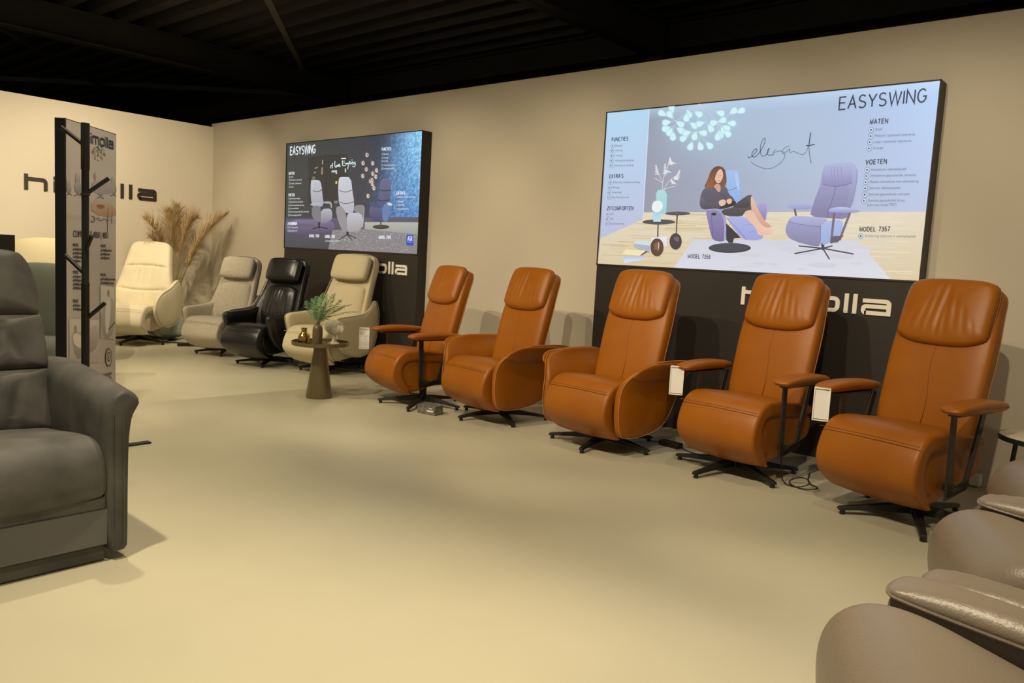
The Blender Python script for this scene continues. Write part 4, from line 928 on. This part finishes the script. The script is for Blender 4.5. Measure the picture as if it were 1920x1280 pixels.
# cream high-back chair in the corner
def chair_cream():
    t = thing('recliner_chair', 'cream leather high-back recliner in the far corner in front of the pampas grass', 'recliner chair')
    star_base(t, M_black, .40, -90, .2, .026)
    seat_unit(t, M_cream, M_seamsand, .30, -.48, .47, .13, .02)
    f, L = path_map(SPINE)
    ol = [(-.30, .0), (-.37, .16), (-.33, .30), (-.285, .50), (-.255, .70), (-.235, .80), (-.15, .84), (.15, .84), (.235, .80), (.255, .70), (.285, .50), (.33, .30), (.37, .16), (.30, .0)]
    def seamcut(a, s): return -.02*math.exp(-((s-.22-.02*(a/.3)**2)/.012)**2)-.022*math.exp(-((s-.52+.02*(a/.3)**2)/.012)**2)+creases([(-.1, .014, .006, .15, .26, .5), (-.02, .012, .006, .1, .26, .5), (.08, .016, .006, .05, .26, .5), (0, .014, .005, .1, .02, .2)])(a, s)
    b = pillow(ol, .08, 4, 80, 2, .7, f, seamcut).build('backrest', M_cream, t)
    MB().tube(outline_pts(ol, -.02, f, 2, 90, .99), .004, 6, True).build('piping', M_seamsand, b)
    side = [(-.36, .36), (-.30, .40), (.20, .36), (.25, .30), (.18, .2), (-.05, .17), (-.28, .16), (-.34, .22)]
    extrude_profile(side, .27, .02, .004, 60, 2).build('seat_base', M_cream, t)
    for s in (-1, 1):
        ol2 = [(-.28, .30), (-.335, .42), (-.30, .54), (-.18, .62), (-.02, .66), (.10, .74), (.20, .76), (.27, .60), (.24, .40), (.15, .25), (-.05, .20), (-.2, .22)]
        g = lambda a, b, c: (s*(.355+.03*math.sin((a+.3)*4))+c, a, b)
        ar = pillow(ol2, .04, 3, 30, 2, 1, g).build('armrest', M_cream, t)
        MB().tube([g(a*.985, .003+b*.993, .028*s) for a, b in resample(chaikin(ol2, 2), 80)], .0035, 6, True).build('piping', M_seamsand, ar)
    MB().box((.405, -.05, .33), (.004, .03, .006)).build('badge', M_seamb, t)
    return t
cc = chair_cream(); cc.location = (-9.40, 4.10, 0); cc.rotation_euler = (0, 0, R(38))

# ---------------------------------------------------------------- grey riser armchair in the left foreground
def chair_grey():
    t = thing('armchair', 'large anthracite leather armchair with grey front panel, cut off by the left edge', 'armchair')
    w_ = .315
    P = [(.25, .40), (.0, .42), (-.25, .455), (-.36, .455), (-.425, .41), (-.445, .33), (-.44, .255), (-.40, .245), (-.36, .30), (0, .30), (.25, .30)]
    s = extrude_profile(P, w_, .03, .018, 100, 2).build('seat', M_grey, t)
    MB().box((0, -.02, .14), (w_*2-.01, .78, .24)).build('seat_base', M_grey, t, bevel=.012)
    MB().box((0, -.418, .225), (w_*2-.01, .022, .05)).build('front_band', M_grey, t, bevel=.008)
    MB().box((0, -.424, .135), (w_*2-.004, .02, .135)).build('front_panel', M_greypanel, t, bevel=.004)
    MB().box((0, -.408, .034), (w_*2-.01, .02, .06)).build('lower_band', M_grey, t, bevel=.006)
    for sx in (-1, 1):
        for sy in (-1, 1): MB().lathe([(.02, 0), (.022, .012), (.016, .03)], c=(sx*.26, sy*.34, 0), n=16).build('foot', M_black, t)
    sp = [(.13, .36), (.17, .50), (.225, .70), (.28, .90), (.345, 1.12), (.37, 1.2)]
    f, L = path_map(sp)
    shell = [(-.30, .02), (-.335, .3), (-.32, .60), (-.27, .76), (-.2, .785), (.2, .785), (.27, .76), (.32, .60), (.335, .3), (.30, .02)]
    pillow(shell, .05, 5, 24, 2, 1, lambda a, s_, c: f(a, s_, c-.05)).build('back_shell', M_grey, t)
    cr1 = creases([(-.12, .022, .018, .5, .28, .56), (-.02, .020, .020, .45, .27, .56), (.12, .018, .014, .15, .28, .54), (.22, .02, .010, -.3, .28, .5)])
    cr2 = creases([(-.1, .022, .016, .3, .02, .31), (.02, .020, .014, .4, .02, .31), (.15, .02, .012, .2, .02, .28)])
    for nm, s0, s1, wd, wu, cr, T in (('lower_cushion', .03, .300, .325, .325, cr2, .075), ('middle_cushion', .288, .525, .325, .318, cr1, .078), ('headrest', .512, .80, .312, .285, None, .085)):
        top = s1 if nm != 'headrest' else s1
        e1 = .05 if nm == 'headrest' else .012
        ol = [(-wd, s0+.012), (-wd*1.0, (s0+s1)/2), (-wu, s1-e1), (-wu*(.84 if e1 > .02 else .95), s1), (wu*(.84 if e1 > .02 else .95), s1), (wu, s1-e1), (wd, (s0+s1)/2), (wd, s0+.012), (wd*.95, s0), (-wd*.95, s0)]
        o = pillow(ol, T, 3.4, 64, 2, .3, f, cr).build(nm, M_grey, t)
        MB().tube([f(a, s_, .0) for a, s_ in resample(chaikin(ol, 2), 70)], .004, 6, True).build('piping', M_grey, o)
    for s in (-1, 1):
        # arm: upright body whose top rolls outward; section swept from back to front
        n = 30; V = []; F = []; sec = [(.0, .03), (.0, .30), (-.002, .45), (-.004, .52), (.0, .575), (.015, .612), (.045, .638), (.080, .642), (.108, .628), (.126, .603), (.128, .586), (.118, .570), (.102, .548), (.092, .50), (.086, .42), (.084, .25), (.084, .05), (.078, .03)]
        S = resample(chaikin(sec, 2), 64)
        st = [(-.445, .0, .35), (-.440, .0, .8), (-.425, .0, .97), (-.40, .0, 1), (-.2, .01, 1), (0, .016, 1), (.2, .02, 1), (.35, .01, .98), (.37, 0, .9)]
        cx, cz = .05, .35
        for yy, dz, kk in st:
            for a, b in S:
                q = (1-kk); V.append((s*(.305+a+(cx-a)*min(q, .35)), yy, b+(.03*math.sin((yy+.45)*2.5) if b > .5 else 0)+(cz-b)*q*.08+(dz if b > .5 else 0)))
        m = len(st)
        for i in range(m-1):
            for j in range(64): F.append((i*64+j, i*64+(j+1) % 64, (i+1)*64+(j+1) % 64, (i+1)*64+j))
        F += [tuple(range(64)), tuple((m-1)*64+j for j in range(64))]
        ar = MB().add(V, F).build('armrest', M_grey, t, angle=60)
        for dx in (.022, .062): MB().tube([(s*(.305+dx), -.4455, z) for z in (.06, .2, .4, .5, .56)], .0035, 6).build('piping', M_grey, ar)
    return t
cg = chair_grey(); cg.location = (-3.405, .875, 0); cg.rotation_euler = (0, 0, R(90))

# ---------------------------------------------------------------- taupe recliners at the right edge
def chair_taupe():
    t = thing('recliner_chair', 'x', 'recliner chair')
    star_base(t, M_black, .35); mechanism(t)
    P = [(.25, .46), (.05, .53), (-.15, .585), (-.27, .615), (-.36, .61), (-.425, .55), (-.435, .46), (-.41, .36), (-.34, .24), (-.24, .16), (-.18, .15), (-.17, .2), (-.24, .30), (-.25, .40), (-.15, .43), (.0, .40), (.25, .34)]
    s = extrude_profile(P, .232, .05, .012, 120, 3, xf=lambda x, y, z: (x, y+.42*(x+.232), z)).build('seat', M_taupe, t)
    side = [(-.32, .36), (-.28, .40), (.20, .38), (.25, .33), (.22, .22), (.0, .17), (-.24, .14), (-.30, .2)]
    extrude_profile(side, .20, .02, .004, 60, 2).build('seat_base', M_taupe, t)
    f, L = path_map(SPINE)
    ol = [(-.25, .0), (-.27, .3), (-.25, .7), (-.2, .84), (.2, .84), (.25, .7), (.27, .3), (.25, .0)]
    pillow(ol, .065, 4, 26, 2, 1, f).build('backrest', M_taupe, t)
    pillow([(-.24, .54), (-.25, .7), (-.2, .85), (.2, .85), (.25, .7), (.24, .54)], .07, 3, 26, 2, .3, lambda a, s_, c: f(a, s_, c+.055)).build('headrest', M_taupe, t)
    tz = lambda b: .618-.09*(b+.30)     # the arm top falls towards the back
    for s in (-1, 1):
        ol2 = [(-.26, .16), (-.29, .30), (-.315, .45), (-.325, .56), (-.32, .61), (-.28, .612), (.26, .56), (.29, .45), (.20, .25), (.05, .16)]
        pillow(ol2, .048, 5, 30, 2, 1, lambda a, b, c: (s*.294+c, a, b-(.055 if s > 0 else 0))).build('armrest', M_taupe, t)
        pt_ = [(-.045, -.325), (.045, -.325), (.060, -.29), (.064, -.2), (.064, .1), (.055, .27), (-.055, .27), (-.064, .1), (-.064, -.2), (-.060, -.29)]
        pk = creases([(.0, .3, .003, 0, -1, 1)])
        def pf(a, b, c): return (s*.294+a, b, tz(b)-(.055 if s > 0 else 0)+c+(.0008*math.sin(b*200)*math.exp(-((abs(a)-.042)/.012)**2) if c > .004 else 0))
        pd = pillow(pt_, .036, 2.0, 60, 2, .25, pf).build('arm_pad', M_taupe, t)
        MB().tube([(s*.294+a*1.0, b, tz(b)-.003-(.055 if s > 0 else 0)) for a, b in resample(chaikin(pt_, 2), 80)], .0038, 6, True).build('piping', M_taupe, pd)
    return t
tp = chair_taupe(); GT = 'taupe leather recliners cut off by the right edge'
for i, (x, y, lab) in enumerate(TAUPE): place(tp, 'recliner_chair', lab, (x, y, 0), TAUPE_RZ, 1.0, i == 0, GT)

# ---------------------------------------------------------------- coat rack
cx, cy = CRACK
t = thing('coat_rack', 'slim black metal coat rack in front of the poster board', 'coat rack', (cx, cy, 0), R(40.97))
HR = 1.81
m = MB().lathe([(.021, .008), (.021, .93), (.0225, .935), (.0225, .945), (.019, .95), (.019, HR-.25), (.022, HR-.245), (.022, HR), (.019, HR+.001)], n=24)
m.build('pole', M_black, t)
MB().lathe([(.024, 1.425), (.025, 1.43), (.024, 1.437)], n=24).build('joint_ring', M_gunmetal, t)
for z, dx, dy, L_, up in HOOKS:
    d = Vector((dx, dy, up)).normalized()
    MB().tube([Vector((0, 0, z))+d*.012, Vector((0, 0, z))+d*L_], .0115, 14).build('hook', M_black, t)
FR = Matrix.Rotation(R(49), 3, 'Z')
MB().box((0, 0, .005), (.72, .05, .009), FR).box((0, 0, .0055), (.05, .72, .009), FR).lathe([(.05, .009), (.05, .014), (.03, .02)], n=24).build('foot', M_black, t)

# ---------------------------------------------------------------- cone side table and what stands on it
TX, TY = -5.36, 3.80
t = thing('side_table', 'olive bronze cone side table with rimmed tray in front of the sand beige recliner', 'side table', (TX, TY, 0))
MB().lathe([(.105, 0), (.106, .006), (.050, .418), (.075, .428)], n=48).build('cone_foot', M_bronze, t)
MB().lathe([(.0001, .430), (.222, .430), (.228, .433), (.228, .462), (.222, .462), (.221, .440), (.0001, .440)], n=64).build('tray_top', M_bronze, t)
ZT = .4405
o = MB().lathe([(.028, 0), (.047, .003), (.048, .055), (.044, .066), (.027, .083), (.023, .090), (.023, .122), (.020, .122), (.020, .09), (.0001, .088)], n=40).build('brass_vase', M_gold, loc=(TX-.10, TY-.09, ZT))
tag(o, 'small polished brass bottle vase on the cone side table', 'vase')
BX, BY = TX+.055, TY-.07
o = MB().lathe([(.030, 0), (.039, .004), (.040, .03), (.040, .125), (.036, .148), (.024, .160), (.014, .166), (.014, .185), (.011, .185), (.011, .17), (.0001, .168)], n=40).build('bottle_vase', M_bottle, loc=(BX, BY, ZT))
tag(o, 'taupe glazed bottle vase holding the fern fronds', 'vase')
# white shell shaped vessel behind
t = thing('shell_vase', 'off-white sculptural vase on a stem behind the taupe bottle', 'vase', (TX+.045, TY+.10, ZT))
MB().lathe([(.045, 0), (.046, .006), (.020, .02), (.018, .07), (.022, .085)], n=32).build('stem', M_ceram, t)
def bowlf(a, b, c): return (a, c, .135+b)
m = MB(); n = 36; V = []; F = []
for j in range(13):
    th = PI*j/12
    for i in range(n):
        ph = 2*PI*i/n; r_ = (1+.06*math.cos(9*ph)*math.sin(th)); V.append((.115*math.sin(th)*math.cos(ph)*r_, .05*math.sin(th)*math.sin(ph)*r_, .135-.065*math.cos(th)))
for j in range(12):
    for i in range(n): F.append((j*n+i, j*n+(i+1) % n, (j+1)*n+(i+1) % n, (j+1)*n+i))
MB().add(V, F).build('bowl', M_ceram, t)
# fern fronds
fr = thing('fern_fronds', 'green artificial fern fronds standing in the taupe bottle vase', 'plant', (BX, BY, ZT+.17))
rn = random.Random(3)
def frond(name, az, lean, L_, wid, droop, n=26, m=M_frond, parent=fr):
    b = MB(); pts = []
    for i in range(n+1):
        s = i/n; r_ = L_*lean*s; z = L_*s*(1-.0*s)-droop*L_*s*s
        pts.append(Vector((math.cos(az)*r_, math.sin(az)*r_, z)))
    b.tube(pts, [.0022*(1-.7*i/n) for i in range(n+1)], 5)
    for i in range(3, n+1):
        p = pts[i]; tg = (pts[i]-pts[i-1]).normalized(); sd_ = tg.cross(Vector((-math.sin(az), math.cos(az), .0))).normalized(); bi_ = tg.cross(sd_)
        l = wid*math.sin(PI*min(.98, .12+.86*i/n))**.7
        for sg in (-1, 1):
            d = (bi_*sg+tg*.9+sd_*rn.uniform(-.25, .25)).normalized(); q = p+d*l; mm = p+d*l*.55; wv = tg*.0042
            up_ = Vector((0, 0, -l*.12))
            b.add([p, mm+wv, q+up_, mm-wv], [(0, 1, 2, 3)])
    return b.build(name, m, parent, angle=180)
for az, ln, L_, wd, dr in ((2.6, .75, .23, .08, .1), (2.2, .5, .24, .075, .0), (1.3, .3, .24, .07, 0), (.5, .8, .24, .085, .15), (.1, 1.1, .26, .09, .35), (.8, 1.0, .26, .085, .35), (-.5, .9, .22, .075, .3), (3.2, .8, .19, .07, .1), (-1.6, .3, .20, .07, 0), (.6, 1.4, .23, .08, .5), (.3, .6, .25, .08, 0)):
    frond('frond', az, ln, L_, wd, dr)

# ---------------------------------------------------------------- pampas grass in a glass vase
GX, GY = -9.86, 4.72
o = MB().lathe([(.0001, .0), (.10, .0), (.135, .02), (.150, .08), (.150, .17), (.125, .23), (.085, .265), (.080, .42), (.095, .46), (.088, .46), (.074, .42), (.078, .262), (.118, .225), (.142, .17), (.142, .08), (.125, .026), (.0001, .012)], n=40).build('glass_vase', M_glass, loc=(GX, GY, 0))
tag(o, 'greenish glass floor vase holding the pampas grass behind the cream recliner', 'vase')
pg = thing('pampas_grass', 'dried pampas grass with arching feathery plumes in the corner', 'plant', (GX, GY, .03))
def curve3(p0, p1, p2, n): return [Vector(p0)*(1-s)**2+Vector(p1)*2*s*(1-s)+Vector(p2)*s*s for s in [i/n for i in range(n+1)]]
def plume(p0, p1, p2, frac, dens, L0, seed):
    r_ = random.Random(seed); C = curve3(p0, p1, p2, 60)
    MB().tube(C, [.004*(1-.7*i/60) for i in range(61)], 5).build('stem', M_straw, pg)
    b = MB()
    for k in range(dens):
        s = frac+(1-frac)*(k/dens); i = min(59, int(s*60)); p = C[i].lerp(C[i+1], s*60-i); tg = (C[i+1]-C[i]).normalized()
        a = tg.orthogonal().normalized(); c = tg.cross(a); ph = r_.uniform(0, 2*PI); u = (s-frac)/(1-frac)
        L_ = L0*(.15+1.0*math.sin(PI*(.12+.86*u)))*r_.uniform(.6, 1.1)
        d = (tg*r_.uniform(.8, 1.3)+(a*math.cos(ph)+c*math.sin(ph))*r_.uniform(.4, .9)).normalized()
        q = p; w_ = .0018; pts = []
        for j in range(5): pts.append(Vector((max(q.x, -.26), min(q.y, .66), q.z))); d = (d+Vector((0, 0, -.22*j*.5))).normalized(); q = q+d*L_/4
        sdv = d.cross(Vector((0, 0, 1))); sdv = sdv.normalized()*w_ if sdv.length > 1e-3 else Vector((w_, 0, 0))
        V = []
        for j, q_ in enumerate(pts):
            kk = (1, 1.3, 1.2, .8, .1)[j]; V += [q_-sdv*kk, q_+sdv*kk]
        b.add(V, [(2*j, 2*j+1, 2*j+3, 2*j+2) for j in range(4)])
    b.build('plume', M_plume, pg, angle=180)
for args in PLUMES: plume(*args)
rl = random.Random(12)
for k in range(26):
    az = rl.uniform(0, 2*PI); r0 = rl.uniform(.01, .05); L_ = rl.uniform(.7, 1.45); ln = rl.uniform(.05, .42); b = MB()
    C = curve3((r0*math.cos(az), r0*math.sin(az), .0), (ln*.2*math.cos(az), ln*.2*math.sin(az), L_*.6), (max(-.24, ln*L_*math.cos(az)), min(.6, ln*L_*math.sin(az)), L_*(1-.35*ln)), 12); V = []
    for i, p in enumerate(C):
        w_ = .006*(1-(i/12)**2)+.0008; V += [p+Vector((-math.sin(az)*w_, math.cos(az)*w_, 0)), p-Vector((-math.sin(az)*w_, math.cos(az)*w_, 0))]
    b.add(V, [(2*i, 2*i+1, 2*i+3, 2*i+2) for i in range(12)]).build('blade', M_straw, pg, angle=180)

# ---------------------------------------------------------------- small things on the floor
t = thing('clear_box', 'small smoked clear box lying on the floor before the open-armed cognac recliners', 'box', (-4.36, 4.11, 0), R(8))
MB().box((0, 0, .032), (.17, .10, .062)).build('box_body', M_boxes, t, bevel=.003)
MB().box((0, 0, .066), (.176, .106, .008)).build('lid', M_boxes, t, bevel=.002)
MB().box((.04, -.0515, .03), (.06, .002, .012)).box((.045, -.0515, .05), (.03, .002, .006)).build('label_strip', M_card, t)
def cable(pts, lab, r_=.0035, m=M_cable, grp='power cables on the floor'):
    P = chaikin(pts, 3, False); tag(MB().tube(P, r_, 6).build('power_cable', m), lab, 'cable', grp)
def adapter(x, y, rz, lab, d=(.16, .065, .036)):
    tag(MB().box((0, 0, d[2]/2), d).build('power_adapter', M_black, bevel=.006, loc=(x, y, 0)), lab, 'power adapter', 'power adapters on the floor').rotation_euler = (0, 0, R(rz))
Zc = .005
adapter(-2.62, 4.72, -6, 'black power adapter on the floor beside the third cognac recliner')
cable([(-2.90, 4.62, .2), (-2.86, 4.66, .05), (-2.80, 4.74, Zc), (-2.70, 4.73, .012)], 'black cable running from the third cognac recliner to its adapter')
cable([(-2.54, 4.71, .012), (-2.44, 4.66, Zc), (-2.34, 4.66, Zc), (-2.25, 4.62, Zc), (-2.1, 4.66, Zc)], 'black cable running from the adapter towards the fourth cognac recliner')
cable([(-1.78, 4.50, .2), (-1.74, 4.46, .08), (-1.72, 4.43, Zc), (-1.62, 4.40, Zc), (-1.56, 4.47, .03), (-1.64, 4.52, .05), (-1.72, 4.47, Zc), (-1.58, 4.38, Zc), (-1.50, 4.45, .02), (-1.62, 4.55, Zc), (-1.7, 4.8, Zc)], 'tangled black cable under the fourth cognac recliner')
adapter(-8.86, 4.42, 70, 'black power adapter on the floor left of the tweed recliner', (.20, .07, .04))
adapter(-8.93, 4.75, 80, 'black power strip on the floor below the pampas grass', (.16, .06, .04))
tag(MB().lathe([(.045, 0), (.046, .03), (.03, .045)], n=20).build('cable_reel', M_black, loc=(-9.42, 4.52, 0)), 'round black cable plug between the cream recliner and the glass vase', 'plug')
cable([(-8.9, 4.5, .02), (-9.05, 4.6, Zc), (-9.2, 4.45, Zc), (-9.3, 4.3, Zc), (-9.5, 4.4, Zc), (-9.6, 4.3, .02)], 'black cable lying in front of the glass vase', .005)
cable([(-8.95, 4.8, .02), (-9.05, 4.95, .03), (-9.2, 4.9, .12), (-9.35, 4.62, .02), (-9.5, 4.5, Zc), (-9.7, 4.25, Zc)], 'black cable looping from the power strip past the glass vase', .005)
cable([(-8.82, 4.35, .02), (-8.7, 4.55, Zc), (-8.55, 4.5, Zc), (-8.3, 4.62, Zc)], 'black cable running to the tweed recliner', .005)
cable([(-9.3, 4.14, .22), (-9.22, 4.2, .1), (-9.2, 4.35, Zc), (-9.1, 4.5, Zc)], 'black cable hanging below the cream recliner', .005)
t = thing('wall_socket', 'white cable outlet at the foot of the wall right of the cognac row', 'socket', (-.93, WY, 0))
MB().box((0, -.03, .045), (.09, .06, .08)).build('housing', M_socket, t, bevel=.012)
MB().box((0, -.061, .045), (.05, .003, .05)).build('cover', M_socket, t, bevel=.001)

# ---------------------------------------------------------------- round side table at the right edge
RX, RY = -.47, 4.62
t = thing('side_table', 'pale round side table with black rim at the right edge', 'side table', (RX, RY, 0))
MB().lathe([(.0001, .462), (.238, .462), (.238, .478), (.23, .480), (.0001, .480)], n=64).build('table_top', M_stone, t)
MB().lathe([(.242, .452), (.242, .476), (.236, .476), (.236, .461), (.0001, .461), (.0001, .452)], n=64).build('rim', M_black, t)
for k in range(3):
    a_ = R(180+120*k); MB().tube([(.16*math.cos(a_), .16*math.sin(a_), .455), (.19*math.cos(a_), .19*math.sin(a_), 0)], .011, 12).build('leg', M_black, t)
o = MB().lathe([(.06, 0), (.075, .005), (.105, .06), (.11, .12), (.085, .20), (.06, .24), (.065, .27), (.058, .27), (.055, .24), (.0001, .2)], n=40).build('vase', M_stone, loc=(RX+.12, RY+.02, .4805))
tag(o, 'rounded beige vase on the pale side table', 'vase')
hp = thing('leafy_stems', 'green leaves and a dried plume standing in the beige vase', 'plant', (RX+.12, RY+.02, .70))
for az, ln, z1, s_ in ((3.0, .10, .16, .07), (2.2, .10, .22, .07), (.3, .12, .2, .07), (-1.2, .1, .2, .07)):
    b = MB(); b.tube([(0, 0, 0), (math.cos(az)*ln*.5, math.sin(az)*ln*.5, z1*.6), (math.cos(az)*ln, math.sin(az)*ln, z1)], .003, 6); b.build('stem', M_leaf, hp)
    pillow([(-.035, 0), (-.028, .05), (0, .09), (.028, .05), (.035, 0), (0, -.04)], .003, 3, 10, 2, 1, lambda a, b_, c: (math.cos(az)*(ln+b_*.3)-math.sin(az)*a, math.sin(az)*(ln+b_*.3)+math.cos(az)*a+c, z1-.02+b_)).build('leaf', M_leaf, hp)
pg_save = pg; pg = hp
plume((0, 0, 0), (-.01, 0, .3), (-.04, .0, .52), .45, 260, .07, 77)
pg = pg_save

# ---------------------------------------------------------------- pieces glimpsed behind the grey armchair
t = thing('monitor', 'flat dark panel seen above the grey armchair at the left edge', 'screen', (-4.95, 1.35, 0), R(75))
MB().box((-.12, 0, .765), (.5, .035, .85)).build('screen_panel', M_cab, t, bevel=.004)
MB().box((-.12, 0, .18), (.06, .03, .36)).box((-.12, 0, .01), (.4, .25, .02)).build('stand', M_black, t)
def lounge(name, lab, loc, rz, mat, k):
    t = thing(name, lab, 'armchair', loc, R(rz), k=k)
    extrude_profile([(.3, .38), (-.3, .44), (-.42, .40), (-.42, .16), (.3, .14)], .30, .05, .02, 60, 2).build('seat', mat, t)
    f, L_ = path_map([(.2, .30), (.27, .6), (.36, .98), (.40, 1.12)])
    pillow([(-.34, .0), (-.36, .5), (-.3, .72), (-.15, .78), (.15, .78), (.3, .72), (.36, .5), (.34, .0)], .10, 3.5, 26, 2, 1, f).build('backrest', mat, t)
    for s in (-1, 1): extrude_profile([(.3, .08), (.3, .56), (-.36, .58), (-.42, .5), (-.40, .08)], .065, .03, .01, 50, 2, x0=s*.37).build('armrest', mat, t)
    for sx in (-1, 1):
        for sy in (-.3, .25): MB().lathe([(.018, 0), (.02, .17)], c=(sx*.3, sy, 0), n=12).build('leg', M_black, t)
    return t
lounge('armchair', 'cream armchair back glimpsed left of the poster board', LOUNGE[0], 60, M_sand, LOUNGE[1])
lounge('armchair', 'grey green armchair glimpsed between the grey armchair and the poster board', LOUNGE[2], 70, M_teal, LOUNGE[3])
